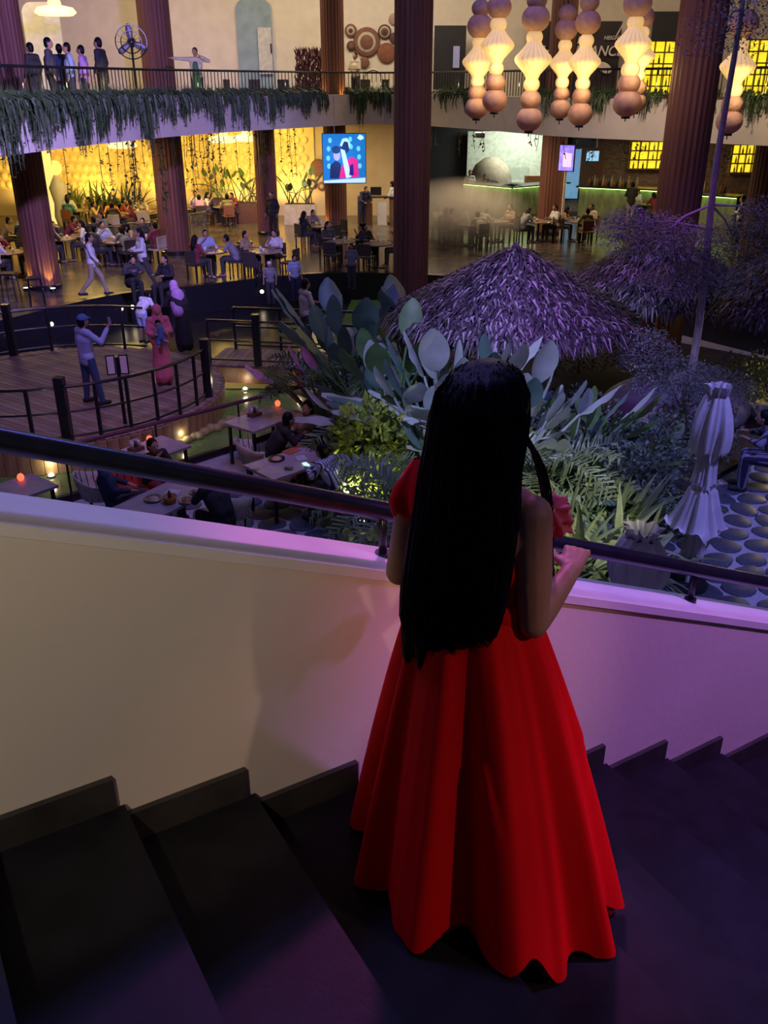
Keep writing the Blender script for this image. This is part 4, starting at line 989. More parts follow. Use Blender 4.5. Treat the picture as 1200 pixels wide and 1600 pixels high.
for i, (x, y, rx, rz_, lab) in enumerate(((3.55, 11.6, .55, .65, 'dark small-leaved shrub beside the folded cloth umbrella'), (4.0, 12.5, .6, .7, 'small-leaved shrub under the slim tree'), (5.2, 14.2, .8, .55, 'low grey-green shrub at the back of the pebble floor'), (3.3, 14.4, .7, .6, 'dark shrub below the purple thatch edge'),
        (7.2, 16.6, .9, .6, 'shrub behind the white bowl planter'), (8.4, 17.2, .9, .9, 'warm-lit shrub beside the porthole pod'), (4.3, 19.3, 1.0, .7, 'dark shrub between the two thatched roofs'), (1.6, 18.8, .9, .7, 'shrub behind the purple thatch'), (-0.3, 12.0, .5, .4, 'low dark shrub at the pond corner'), (0.9, 11.9, .6, .5, 'dark undergrowth shrub below the tallest clump'), (2.0, 13.4, .9, .7, 'dark undergrowth shrub below the pale clump'))):
    bush('shrub', lab, (x, y, ZG), (rx, rx*.85, rz_), 1100, 0.085, M_SHRUB if i not in (5,) else M_YLEAF, r, 'shrubs in the garden bed')
lt = thing('spotlight', 'small black garden uplight under the yellow-green shrub', 'garden lamp', (-0.30, 11.62, ZG))
obj('housing', MB().lathe([(.02, -.02), (.05, 0), (.06, .1), (.055, .12)], 12), M_BLACK, lt); obj('lens', MB().lathe([(0, .115), (.05, .12)], 12), M_SHINE, lt)
light('lamp_shrub', 'SPOT', (-0.30, 11.62, ZG+.16), 260, (1.0, .95, .35), (-0.15, 12.9, ZG+1.7), 0.05, 100, 0.6)
light('lamp_bed_warm', 'POINT', (8.2, 16.3, ZG+0.9), 55, (1.0, .75, .3), None, 0.1)
# ---- feathery tree
tb = Vector((5.35, 15.2, ZG)); tt_ = at(1152, 60, 14.2)
tr = thing('tree', 'slim pale-trunked tree with tiered feathery foliage', 'tree', tb)
tp_ = [Vector((0, 0, -.08)), (tt_-tb)*.35+Vector((.05, 0, 0)), (tt_-tb)*.7+Vector((-.04, 0, 0)), (tt_-tb), (tt_-tb)*1.12]
tp_ = catmull(tp_, 6)
obj('trunk', MB().tube(tp_, [0.075-0.05*i/(len(tp_)-1) for i in range(len(tp_))], 10), M_BARK, tr, smooth=True)
def tiers(spec, n, ls):
    m = MB()
    for (c, rx, ry, rz_, k_) in spec:
        for i in range(int(n*k_)):
            while True:
                p = Vector((r.uniform(-1, 1), r.uniform(-1, 1), r.uniform(-1, 1)))
                if p.length <= 1 and p.length+0.5*noise.noise(Vector((p.x*3+c.x, p.y*3, p.z*2))) < 0.95: break
            q = c+Vector((p.x*rx, p.y*ry, p.z*rz_-0.12*(p.x*p.x+p.y*p.y)))
            d = Vector((p.x+r.uniform(-.8, .8), p.y+r.uniform(-.8, .8), r.uniform(-.35, .5))).normalized(); s = d.cross(Vector((r.uniform(-.3, .3), r.uniform(-.3, .3), 1))).normalized(); L = ls*r.uniform(.6, 1.3); k = len(m.v)
            m.v += [tuple(q), tuple(q+d*L*.5+s*L*.22), tuple(q+d*L), tuple(q+d*L*.5-s*L*.22)]; m.f.append((k, k+1, k+2, k+3))
    return m
T1 = at(1030, 370, 14.6)-tb; T2 = at(1150, 380, 15.0)-tb; T3 = at(1090, 430, 14.4)-tb; T4 = at(1060, 590, 14.0)-tb; T5 = at(1010, 545, 14.2)-tb; T6 = at(1130, 45, 14.0)-tb; T7 = at(985, 350, 14.8)-tb; T8 = at(1185, 20, 13.8)-tb; T9 = at(1195, 340, 14.6)-tb; T10=at(1120, 600, 14.3)-tb
f = obj('foliage', tiers([(T1, .95, .8, .38, 1), (T2, .95, .8, .42, 1), (T3, 1.0, .8, .30, .8), (T7, .55, .5, .28, .5), (T9, .6, .5, .35, .5)], 5200, .055), M_TREE, tr); f['kind'] = 'stuff'
f = obj('foliage', tiers([(T4, .85, .6, .38, 1), (T5, .55, .5, .40, .6), (T10, .7, .5, .3, .5)], 5200, .05), M_TREE, tr); f['kind'] = 'stuff'
f = obj('foliage', tiers([(T6, .65, .5, .42, 1), (T8, .6, .5, .4, .8)], 1000, .06), M_TREE, tr); f['kind'] = 'stuff'
for i, (e, z) in enumerate(((T1, .46), (T2, .48), (T3, .40), (T7, .45), (T4, .10), (T5, .12), (T6, .86), (T8, .88), (T9, .47))):
    b0 = tp_[int(z*(len(tp_)-1))]
    obj('branch', MB().tube([b0, b0.lerp(e, .5)+Vector((0, 0, .08)), e], [.022, .015, .006], 6), M_BARK, tr)
# ---- thatched umbrellas
def thatch(label, apex, rad, drop, n, seed):
    q = random.Random(seed); base = Vector((apex.x, apex.y, ZL))
    t = thing('thatched_umbrella', label, 'umbrella', base)
    az_ = apex.z-ZL
    prof = lambda s: (rad*s, az_-drop*(0.95*s+0.05*s*s))
    obj('roof_shell', MB().lathe([prof(s/8) if s else (0.01, az_) for s in range(9)]+[(rad*.97, az_-drop-.10), (rad*.5, az_-drop*.62), (0.05, az_-drop*.3)], 40), mat('thatch_core', (.14, .12, .11), .9), t, smooth=True)
    obj('pole', MB().tube([(0, 0, -.02), (0, 0, az_-.1)], .08, 10), M_BROWN, t)
    m = MB()
    for i in range(n):
        s = math.sqrt(q.uniform(.0, 1.0)); a = q.uniform(0, 2*pi); r0, z0 = prof(s)
        L = q.uniform(.20, .40); w = q.uniform(.012, .030); lift = q.uniform(.0, .13)
        da = q.uniform(-.5, .5)
        e = Vector((math.cos(a+da*.3), math.sin(a+da*.3), 0)); tn = Vector((-math.sin(a), math.cos(a), 0))
        sl = drop/rad; dirv = (e+tn*da*1.6-Vector((0, 0, sl*1.0))).normalized()
        p0 = Vector((r0*math.cos(a), r0*math.sin(a), z0+.012)); p1 = p0+dirv*L*.55+Vector((0, 0, lift*.8)); p2 = p0+dirv*L+Vector((0, 0, lift*.3-(.08 if s > .93 else 0)))
        k = len(m.v); sw = tn*w
        m.v += [tuple(p0-sw), tuple(p0+sw), tuple(p1-sw*.8), tuple(p1+sw*.8), tuple(p2-sw*.2), tuple(p2+sw*.2)]; m.f += [(k, k+1, k+3, k+2), (k+2, k+3, k+5, k+4)]
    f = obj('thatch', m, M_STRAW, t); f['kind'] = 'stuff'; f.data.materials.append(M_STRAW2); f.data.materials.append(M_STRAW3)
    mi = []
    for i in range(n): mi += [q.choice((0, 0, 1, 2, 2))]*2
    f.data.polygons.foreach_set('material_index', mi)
    obj('finial', MB().lathe([(.10, -.08), (.07, .02), (0.01, .09)], 12, (0, 0, az_)), M_STRAW, t)
    return t
thatch('purple-lit thatched umbrella behind the paddle-leaved clumps', at(806, 386, 15.6), 2.05, 1.12, 9000, 3)
thatch('shaded thatched umbrella under the feathery tree foliage', at(1040, 362, 17.2), 1.75, 1.05, 5000, 4)
thatch('thatched umbrella cut by the picture edge beyond the slim tree', at(1262, 380, 16.0), 1.75, 1.0, 6000, 5)
# ---- pod with portholes
pc = at(1065, 560, 16.2); pc.z = at(1065, 560, 16.2).z
pr = (1.42, .95, .62); pc = Vector((pc.x, 16.2, ZL+.35))
pd = thing('porthole_pod', 'low oval pod with round portholes behind the slim tree', 'pod', (pc.x, pc.y, ZL))
M_POD = mat('pod_shell', (.42, .36, .40), .45, var=.1)
obj('shell', MB().ell((0, 0, pc.z-ZL), pr, 40, 20), M_POD, pd, smooth=True)
for i, (x, y) in enumerate(((1079, 508), (1101, 512), (1121, 517), (1141, 523))):
    d = ray(x, y); o_ = Vector((0, 0, CZ))-pc
    A = sum((d[k]/pr[k])**2 for k in range(3)); B = 2*sum(d[k]*o_[k]/pr[k]**2 for k in range(3)); C_ = sum((o_[k]/pr[k])**2 for k in range(3))-1
    disc = B*B-4*A*C_
    if disc < 0: continue
    s = (-B-math.sqrt(disc))/(2*A); h = o_+d*s; nrm = Vector((h.x/pr[0]**2, h.y/pr[1]**2, h.z/pr[2]**2)).normalized()
    q = nrm.to_track_quat('Z', 'Y').to_euler()
    pt = obj('porthole', MB().lathe([(.07, .0), (.10, .015), (.10, .03), (.07, .03), (.065, .0)], 20), M_BLACK if i != 2 else M_CREAM, pd, tuple(h+Vector((0, 0, pc.z-ZL))), q, smooth=True)
    obj('pane', MB().lathe([(0, .012), (.07, .012)], 20), M_AMBER if i == 2 else mat('porthole_glass', (.12, .10, .03), .2, emit=(1, .6, .1), estr=.08), pt)
# ---- bowl planter
bp_ = gp(1172, 650, ZL)
t = thing('bowl_planter', 'white round bowl planter with leafy shrub on the pebble floor', 'planter', (bp_.x+.15, bp_.y, ZL))
obj('bowl', MB().lathe([(0.01, .02), (.40, .02), (.55, .2), (.62, .42), (.60, .43), (.54, .34), (0.01, .34)], 36), M_WHITEP, t, smooth=True)
obj('foot', MB().lathe([(.36, -.01), (.40, .03)], 24, cap=True), M_BLACK, t)
fb = bush('tmp', '', (0, 0, 0), (.85, .6, .36), 1300, .075, M_SHRUB, r, stem=False)
f = fb.children[0]; f.parent = t; f.location = (-.1, 0, .36); bpy.data.objects.remove(fb)
# ---- folded cloth umbrellas
def folded(label, base, h, rb, seed):
    q = random.Random(seed); t = thing('folded_umbrella', label, 'umbrella', base)
    obj('pole', MB().tube([(0, 0, 0), (0, 0, h)], .03, 8), M_WHITEP, t)
    obj('foot', MB().lathe([(.01, 0), (.26, 0), (.27, .05), (.06, .08)], 24), M_BLACK, t)
    def bundle(z0, z1, prof, n=72, amp=.20):
        m = MB(); R_ = 26; ph = [q.uniform(0, 6.28) for _ in range(4)]
        for j in range(R_+1):
            s = j/R_; rr = prof(s)
            for k in range(n):
                a = 2*pi*k/n
                f_ = 1+amp*(.6*math.sin(8*a+ph[0]+.8*s)+.5*math.sin(15*a+ph[1]-1.2*s)+.45*math.sin(3*a+ph[2]+2*s))
                zz = z0+(z1-z0)*s
                if s < .02: zz += .06*math.sin(8*a+ph[0])+.04*math.sin(5*a)
                m.v.append((rr*f_*math.cos(a), rr*f_*math.sin(a), zz))
        for j in range(R_):
            for k in range(n): m.f.append((j*n+k, j*n+(k+1) % n, (j+1)*n+(k+1) % n, (j+1)*n+k))
        return m
    lerp = lambda a, b, s: a+(b-a)*s
    obj('lower_cloth', bundle(.16*h, .50*h, lambda s: rb*(.46-.06*s), amp=.22), M_WHITEC, t, smooth=True)
    obj('frill', bundle(.34*h, .57*h, lambda s: rb*(1.25-.8*s**.7) if s < .85 else rb*(.42+.9*(s-.85)), amp=.20), M_WHITEC, t, smooth=True)
    obj('middle_cloth', bundle(.55*h, .80*h, lambda s: rb*(.50-.1*math.sin(pi*s)), amp=.24), M_WHITEC, t, smooth=True)
    obj('top_cloth', bundle(.72*h, 1.0*h, lambda s: rb*(.72*math.sin(pi*min(1, .30+.56*s))**.8+.06), amp=.18), M_WHITEC, t, smooth=True)
    obj('top_knot', bundle(.965*h, 1.05*h, lambda s: rb*(.25+.25*s), amp=.25), M_WHITEC, t, smooth=True)
    for z in (.565, .965): obj('tie', MB().lathe([(rb*.46, z*h-.012), (rb*.50, z*h), (rb*.46, z*h+.012)], 24), M_CREAM, t, smooth=True)
    return t
g = gp(1072, 915, ZL); tp2 = at(1122, 618, g.y)
folded('tall folded pale cloth umbrella standing on the pebble floor', g, tp2.z-ZL, .27, 3)
g = at(1003, 838, 7.9); folded('short folded pale cloth umbrella just beyond the parapet', (g.x, g.y, ZL), g.z-ZL, .34, 6)
# ---- pond boulders and lamps
pl = 'rounded yellow boulders along the pond edge'
for i in range(13):
    p = gp(282+i*9.5, 698-i*4.2-(i % 3)*2, ZP)
    o = obj('boulder', MB().ell((0, 0, .05), (.11+.02*(i % 3), .10, .09), 10, 6), mat('mossy_boulder', (.38, .34, .12), .7, bump=.3, bscale=9), None, (p.x, p.y, ZP), (0, 0, i), smooth=True)
    tag(o, 'rounded yellowish boulder in the row along the pond edge', 'boulder', pl)
for i, (x, y, lab) in enumerate(((80, 743, 'round pond light near the small corner table'), (286, 693, 'round pond light beside the row of boulders'), (467, 611, 'round pond light under the end of the slim handrail'), (383, 608, 'faint round pond light in the open green water'), (346, 612, 'round pond light at the deck corner'))):
    p = gp(x, y, ZP+.02); t = thing('pond_light', lab, 'lamp', (p.x, p.y, ZP))
    obj('bulb', MB().ell((0, 0, .03), (.05, .05, .035), 10, 6), M_SHINE, t, smooth=True); obj('ring', MB().lathe([(.05, 0), (.085, .0), (.08, .025), (.05, .03)], 16), M_STEEL, t)
    light('lamp_pond', 'POINT', (p.x, p.y, ZP+.22), 3, (1.0, .92, .6), None, .05)
light('lamp_fascia', 'SPOT', tuple(gp(262, 700, ZP)+Vector((0, 0, .15))), 30, (1.0, .7, .3), tuple(gp(285, 660, -.5)), .05, 110, .5)
# ================================================================== FURNITURE
# ---- near tables on the garden floor
def table(label, c, rz, sx, sy, z0, group, mt=None, h=.75, legs=4):
    t = thing('dining_table', label, 'table', (c[0], c[1], z0), rz, group); mt = mt or M_MARBLE
    obj('tabletop', MB().box((0, 0, h-.02), (sx, sy, .04)), mt, t)
    for a in (-1, 1):
        for b in (-1, 1): obj('leg', MB().box((a*(sx/2-.07), b*(sy/2-.07), (h-.04)/2), (.045, .045, h-.04)), M_BLACK, t)
    return t
def tc(px, py, z=ZL+.75): g = gp(px, py, z); return (g.x, g.y)
ng = 'tables on the garden floor'
E1 = (gp(428, 631, .15)-gp(355, 657, .15)); a1 = math.atan2(E1.y, E1.x)
T_ = {}
T_['pond'] = tc(411, 653); table('pale empty table at the pond edge with a candle and napkin rack', T_['pond'], a1, 1.15, .72, ZL, ng)
T_['girl'] = tc(236, 702); table('pale table behind the child at the pond edge', T_['girl'], a1, 1.0, .72, ZL, ng)
T_['food'] = tc(258, 778); table('pale table laid with plates and dishes below the handrail', T_['food'], a1+.1, 1.35, .75, ZL, ng)
T_['fam'] = tc(452, 722); table('pale table in the corner crowded with paper and plates', T_['fam'], a1-.15, 1.15, .75, ZL, ng)
T_['edge'] = tc(30, 762); table('small pale table with a red candle at the picture edge', T_['edge'], a1, .8, .7, ZL, ng)
def candle(label, px, py):
    g = gp(px, py, ZL+.75); t = thing('candle_lamp', label, 'candle', (g.x, g.y, ZL+.75), 0, 'red glass candle lamps')
    obj('glass', MB().lathe([(.0, 0), (.035, 0), (.05, .035), (.045, .07), (.03, .09)], 14), M_CANDLE, t, smooth=True)
    obj('handle', MB().tube([(0, .03, .08), (0, .025, .22), (0, 0, .30)], .004, 5), M_STEEL, t)
candle('red candle lamp with wire handle on the empty pond table', 434, 634)
candle('red candle lamp on the table behind the child', 234, 690)
candle('red candle lamp on the small table at the picture edge', 33, 750)
def rack(label, px, py):
    g = gp(px, py, ZL+.75); t = thing('condiment_rack', label, 'rack', (g.x, g.y, ZL+.75), a1, 'wooden condiment racks')
    obj('tray', MB().box((0, 0, .03), (.22, .14, .06)), M_BROWN, t)
    for i in range(3): obj('jar', MB().lathe([(0, .05), (.025, .05), (.025, .14), (.015, .16), (0, .16)], 10, (-.06+.06*i, 0, 0)), M_WHITEP if i != 1 else M_BROWN, t, smooth=True)
    obj('napkins', MB().box((0, .045, .11), (.16, .02, .12)), M_WHITEC, t)
rack('brown condiment rack on the empty pond table', 398, 650)
rack('condiment rack with white napkins on the table behind the child', 213, 704)
def dish(name, label, px, py, r, mt, fill=None, cat='dish', group=None):
    g = gp(px, py, ZL+.75); t = thing(name, label, cat, (g.x, g.y, ZL+.75), 0, group)
    obj('rim', MB().lathe([(.0, .0), (r*.6, .0), (r, .025), (r*.97, .03), (r*.6, .01), (0, .008)], 24), mt, t, smooth=True)
    if fill: obj('food', MB().lathe([(r*.6, .012), (r*.45, .035), (.0, .045)], 16), fill, t, smooth=True)
F1 = mat('curry', (.45, .14, .03), .5, bump=.4); F2 = mat('rice_dish', (.62, .45, .25), .6, bump=.5)
dish('plate', 'steel plate with leftovers at the middle of the food table', 240, 781, .13, M_STEEL, F2); dish('plate', 'round plate of food near the handrail on the food table', 292, 784, .12, M_STEEL, F1)
dish('plate', 'dark plate with food before the bending person in black', 432, 718, .13, M_BLACK, F2); dish('bowl', 'steel bowl beside the menu on the food table', 305, 771, .08, M_STEEL, F1)
g = gp(266, 785, ZL+.75); t = thing('basket', 'orange wicker basket on the food table', 'basket', (g.x, g.y, ZL+.75), a1)
obj('body', MB().lathe([(0, 0), (.08, 0), (.10, .10), (.09, .10), (.07, .02), (0, .02)], 16), mat('orange_wicker', (.55, .20, .05), .7, bump=.5, bscale=60), t, smooth=True)
obj('bottle', MB().lathe([(0, .02), (.025, .02), (.025, .14), (.01, .18), (0, .18)], 10), M_BROWN, t, smooth=True)
g = gp(478, 724, ZL+.78); o = obj('phone', MB().box((0, 0, 0), (.07, .14, .01)), mat('phone_screen', (.4, .8, .8), .2, emit=(.5, 1, 1), estr=1.2), None, (g.x, g.y, ZL+.765), (0, 0, .5)); tag(o, 'glowing phone lying on the crowded corner table', 'phone')
for i, (x, y, lab, sc) in enumerate(((455, 705, 'crumpled orange food paper on the corner table', (.24, .18)), (470, 716, 'white paper napkin sheet on the corner table', (.2, .15)), (268, 772, 'white menu sheet on the food table', (.2, .28)))):
    g = gp(x, y, ZL+.752); o = obj('paper_sheet', MB().box((0, 0, .006), (sc[0], sc[1], .012)), mat('paper%d' % i, ((.55, .16, .06), (.6, .6, .6), (.62, .6, .62))[i], .7, bump=.5, bscale=9), None, (g.x, g.y, ZL+.75), (0, 0, a1+i)); tag(o, lab, 'paper')
g = gp(325, 771, ZL+.75); o = obj('price_card', MB().box((0, 0, .06), (.10, .02, .12)), M_BLACK, None, (g.x, g.y, ZL+.75), (0, 0, .4)); tag(o, 'small dark table card at the end of the food table', 'card')
# barrel chairs of pale wicker
def barrel_seat(name='barrel_chair'):
    m = MB(); n = 20; R_ = .30
    for (rr, z) in ((.24, .42), (.30, .60), (.33, .80), (.345, .80), (.315, .60), (.255, .42)):
        for k in range(n+1):
            a = pi*(1.12)+pi*.76*2*(k/n)*.66+.0; a = pi*0.98+pi*1.04*k/n
            m.v.append((rr*math.cos(a), rr*math.sin(a), z-(.14*abs(math.cos(a))**3 if z > .7 else 0)))
    for j in range(5):
        for k in range(n): m.f.append((j*(n+1)+k, j*(n+1)+k+1, (j+1)*(n+1)+k+1, (j+1)*(n+1)+k))
    return m
bs = barrel_seat().mesh('backrest', True); bc_ = MB().lathe([(0, .40), (.25, .40), (.27, .43), (.25, .47), (0, .48)], 20).mesh('seat', True); lg = MB().tube([(0, 0, 0), (0, 0, .42)], [.012, .018], 6).mesh('leg')
sl = MB().tube([(0, 0, .43), (0, .05, .78)], .006, 4).mesh('slat')
def barrel(label, loc, rz, group='pale barrel chairs', mt=None):
    t = thing('barrel_chair', label, 'chair', (loc[0], loc[1], ZL), rz, group)
    obj('backrest', bs, mt or M_CREAM, t); obj('seat', bc_, mt or M_CREAM, t)
    for a in (.8, 2.34, 3.94, 5.5): obj('leg', lg, M_BLACK, t, (.2*math.cos(a), .2*math.sin(a), 0))
    for k in range(9):
        a = pi*1.05+pi*.9*k/8; obj('slat', sl, M_BLACK, t, (.262*math.cos(a), .262*math.sin(a), 0), (0, 0, a-pi/2))
def cp(px, py, zt=.45): g = gp(px, py, ZL+zt); return (g.x, g.y)
barrel('pale barrel chair under the person in black at the corner table', cp(402, 716), -1.15); barrel('pale barrel chair under the striped shirt', cp(545, 752), 1.0)
barrel('empty pale barrel chair under the palm fronds', cp(572, 738), .9); barrel('pale barrel chair with a black jacket at the food table', cp(360, 800), .75)
barrel('red-cushioned barrel chair beside the navy shirt', cp(205, 768), -1.9, mt=mat('red_chair', (.55, .06, .04), .7, bump=.3)); barrel('pale barrel chair under the person in navy at the food table', cp(156, 770), -1.2); barrel('pale barrel chair under the person in the rose dress', cp(488, 690), pi-.3)
barrel('empty barrel chair behind the first handrail post', cp(628, 830), .3)
g = cp(500, 818, .0)

# ---- far dining room: tables, chairs, diners
chs = MB().box((0, 0, .45), (.44, .44, .05)).mesh('seat'); chb = MB().box((0, -.20, .68), (.42, .04, .36)).mesh('backrest'); chl = MB().box((0, 0, .215), (.035, .035, .43)).mesh('leg')
def chair(label, loc, rz, mt, group, z=0.0):
    t = thing('dining_chair', label, 'chair', (loc[0], loc[1], z), rz, group)
    obj('seat', chs, mt, t); obj('backrest', chb, mt, t)
    for a in (-.18, .18):
        for b in (-.18, .18): obj('leg', chl, M_BLACK, t, (a, b, 0))
    return t
rtop = MB().lathe([(0.01, .70), (.46, .70), (.48, .72), (.46, .74), (0.01, .74)], 24).mesh('tabletop', False); rcol = MB().tube([(0, 0, .02), (0, 0, .70)], .04, 8).mesh('pedestal'); rft = MB().lathe([(0.01, 0), (.26, 0), (.25, .03), (.05, .05)], 20).mesh('foot')
M_TTOP = mat('dark_tabletop', (.30, .22, .17), .3, var=.2)
dcol = dict(white='white', cream='cream', black='black', navy='navy', grey='grey', tan='tan', maroon='maroon', olive='olive', orange='orange', teal='teal', lilac='lilac', charcoal='charcoal', lightblue='lightblue')
chm = [mat('dark_chair', (.05, .04, .04), .6), mat('cream_chair', (.55, .47, .33), .7), mat('rust_chair', (.25, .09, .05), .7)]
def far_table(desc, px, py, diners, cm=0, rad=.72, z=0.0, empty=0, a0=.3):
    g = gp(px, py, z+.74)
    t = thing('round_table', 'round table ' + desc, 'table', (g.x, g.y, z), 0, 'round tables in the dining room')
    obj('tabletop', rtop, M_TTOP, t); obj('pedestal', rcol, M_BLACK, t); obj('foot', rft, M_BLACK, t)
    n = len(diners)+empty
    names = dict(lightblue='pale blue')
    for i in range(n):
        a = a0+2*pi*i/n; x, y = g.x+rad*math.cos(a), g.y+rad*math.sin(a); rz = face((x, y, 0), (g.x, g.y, 0))
        if i < len(diners):
            c = diners[i]; hr = 'longhair' if (i+int(px)) % 3 == 0 else 'hair'
            person('diner in %s at the table %s' % (names.get(c, c), desc), (x, y, z), rz, ('sit', 'sit_lean', 'sit_turn')[(i+int(py)) % 3], c, 'charcoal', hr, group='seated diners', shoes=None)
            chair('%s chair under the diner in %s %s' % (('dark', 'cream', 'rust')[cm], names.get(c, c), desc), (x, y), rz, chm[cm], 'dining room chairs', z)
        else:
            chair('%s %s vacant %s chair at the table %s' % (('nearer', 'farther')[1 if math.sin(a) > 0 else 0], ('wall-side', 'screen-side')[1 if math.cos(a) > 0 else 0], ('dark', 'cream', 'rust')[cm], desc), (x+.1*math.cos(a), y+.1*math.sin(a)), rz, chm[cm], 'dining room chairs', z)
    for k in range(3):
        o = obj('tumbler', tum, M_WHITEP if k else M_GLASS, None, (g.x+.22*math.cos(k*2.1+px), g.y+.22*math.sin(k*2.1+px), z+.74)); tag(o, 'tumbler on the table %s' % desc, 'glass', 'tumblers on the table ' + desc)
tum = MB().lathe([(0, 0), (.03, 0), (.04, .11), (.036, .11), (.028, .01), (0, .01)], 10).mesh('tumbler', True)
far_table('at the picture edge before the lit column', 14, 393, ('cream', 'maroon', 'white'))
far_table('behind the lit column by the ochre wall', 38, 362, ('grey', 'white', 'tan', 'navy'))
far_table('just past the lit column', 96, 372, ('white', 'navy', 'black'), 0)
far_table('behind the walking waiter', 138, 360, ('grey', 'maroon', 'black'), 0, a0=1.1)
far_table('between waiter and waitress', 180, 376, ('tan', 'lightblue', 'charcoal', 'grey'), 0, a0=.8)
far_table('behind the waitress by the wide column', 218, 372, ('black', 'cream', 'maroon'), 1, a0=1.6)
far_table('along the plants of the ochre wall', 176, 336, ('maroon', 'orange', 'tan', 'black'), 1)
far_table('with cream chairs before the wide column', 222, 330, ('olive', 'cream', 'maroon'), 1, empty=1)
far_table('under the amber pendant lamp', 122, 328, ('black', 'white', 'teal'), 2)
far_table('right behind the wide column', 310, 322, ('navy', 'white', 'tan', 'lilac'), 0)
far_table('between the wide column and the leafy planter', 350, 322, ('maroon', 'white', 'olive'), 2, a0=.9)
far_table('beside the glass panels', 332, 392, ('lightblue', 'maroon', 'grey'), 0, a0=2.0)
far_table('of dark chairs on the open terrace', 415, 392, ('white', 'tan'), 0, empty=2, a0=1.2)
far_table('on the terrace near the hanging screen', 500, 352, ('grey', 'black'), 0, empty=2, a0=2.2)
far_table('laid with white cups before the reception desk', 533, 377, ('navy', 'charcoal'), 0, empty=1, a0=.2)
far_table('beside the front column foot', 590, 380, ('orange', 'black'), 0, empty=1, a0=.1)
far_table('in the mist beside the front column', 700, 345, ('white', 'cream', 'grey'), 0)
far_table('in the mist before the green counter', 735, 350, ('white', 'lilac', 'cream'), 0, a0=1.0)
far_table('at the thin edge of the mist', 775, 345, ('tan', 'white'), 0, a0=.6)
far_table('at the foot of the far brown column', 842, 345, ('white', 'grey'), 0, a0=.4)
far_table('before the blue-lit doorway', 905, 345, ('cream', 'tan', 'olive'), 2, a0=.7)
far_table('before the yellow bar shelves', 1010, 318, ('white', 'maroon'), 2, a0=1.9)
# terrace ledge table and bench stools
for i, (px, py, lab) in enumerate(((20, 470, 'black stool at the terrace edge by the picture edge'), (60, 478, 'black stool at the terrace edge before the lit column'), (385, 415, 'black stool on the shiny terrace floor beside the ledge'))):
    g = gp(px, py, 0); t = thing('stool', lab, 'stool', (g.x, g.y, 0), .3*i, 'black terrace stools')
    obj('seat', MB().box((0, 0, .72), (.38, .38, .05)), M_BLACK, t)
    for a in (-.15, .15):
        for b in (-.15, .15): obj('leg', MB().tube([(a*1.2, b*1.2, 0), (a, b, .70)], .016, 6), M_BLACK, t)
# glass panels on the terrace
pa, pb = gp(150, 405, 0), gp(325, 372, 0)
gr = thing('glass_balustrade', 'low glass balustrade with steel posts across the terrace', 'balustrade', (pa.x, pa.y, 0)); dv = pb-pa; n = 6
for i in range(n+1):
    q = dv*(i/n); obj('post', MB().tube([(q.x, q.y, 0), (q.x, q.y, .95)], .025, 6), M_STEEL, gr)
    if i < n:
        c = dv*((i+.5)/n); obj('pane', MB().box((c.x, c.y, .48), (dv.length/n-.08, .015, .80), math.atan2(dv.y, dv.x)), M_GLASS, gr)
obj('top_rail', MB().tube([(0, 0, .96), (dv.x, dv.y, .96)], .02, 6), M_STEEL, gr)
# reception desk with lamp
rdk = gp(578, 352, 0); t = thing('reception_desk', 'brown reception desk with a white panel beside the hanging screen', 'desk', (rdk.x+.35, rdk.y+.3, 0))
obj('body', MB().box((-.55, 0, .55), (.6, .5, 1.1)), M_BROWN, t); obj('body_side', MB().box((.95, 0, .5), (1.0, .5, 1.0)), M_BROWN, t); obj('panel', MB().box((.15, -.2, .45), (.38, .05, .9)), M_WHITEP, t); obj('worktop', MB().box((.45, 0, 1.08), (1.9, .55, .04)), M_BLACK, t)
obj('monitor', MB().box((-.1, .05, 1.3), (.45, .05, .32)), M_BLACK, t)
# planter boxes with big-leaf plants in the dining room
for i, (x0, y0, lab, hh) in enumerate(((470, 350, 'cream planter box with broad leaves beside the amber column', 1.0), (388, 348, 'planter box with broad leaves between the inner columns', .9), (345, 340, 'planter box of bright leaves at the ochre wall', .8))):
    g = gp(x0, y0, 0); t = thing('planter_box', lab, 'planter', (g.x, g.y, 0), 0, 'leafy planter boxes in the dining room')
    obj('box', MB().box((0, 0, .40), (1.3, .5, .80)), M_CREAM if i == 0 else M_BROWN, t); obj('soil', MB().box((0, 0, .79), (1.2, .42, .04)), M_SOIL, t)
    for k in range(16):
        a = r.uniform(0, 6.28); obj('leaf', PAD[k % 5], (M_LEAFD, M_VINE, M_FROND)[k % 3], t, (r.uniform(-.5, .5), r.uniform(-.12, .12), .75), (-r.uniform(.1, .7), 0, a), 1.15*r.uniform(.8, 1.15))
for i, px in enumerate((118, 140, 162, 184, 206, 228)):
    g = gp(px, 338-(i % 2)*2, 0); lab = ('first', 'second', 'third', 'fourth', 'fifth', 'sixth')[i]
    clump('reed_plant', '%s spiky reed plant from the glowing pillar along the ochre wall' % lab, (g.x, 39.9, 0), STR, [M_VINE, M_STRAP], 16, (.02, .38), 1.8, r, 'reed plants along the ochre wall')
# ochre wall of raised bosses: panels built piece by piece
bm_ = MB().ell((0, 0, 0), (.15, .06, .15), 8, 6).mesh('boss', True)
wy = thing('wall_panel_bosses', 'ochre wall panelling with rows of raised round bosses', None, (0, 41.4, 0), kind='structure')
obj('backing', MB().box((-10.5, 0, 2.45), (15.0, .06, 2.7)), M_GOLD, wy)
cnt = 0
for j in range(7):
    for i in range(42):
        obj('boss', bm_, M_GOLD, wy, (-17.7+i*.345+(j % 2)*.172, -.05, 1.3+j*.36)); cnt += 1
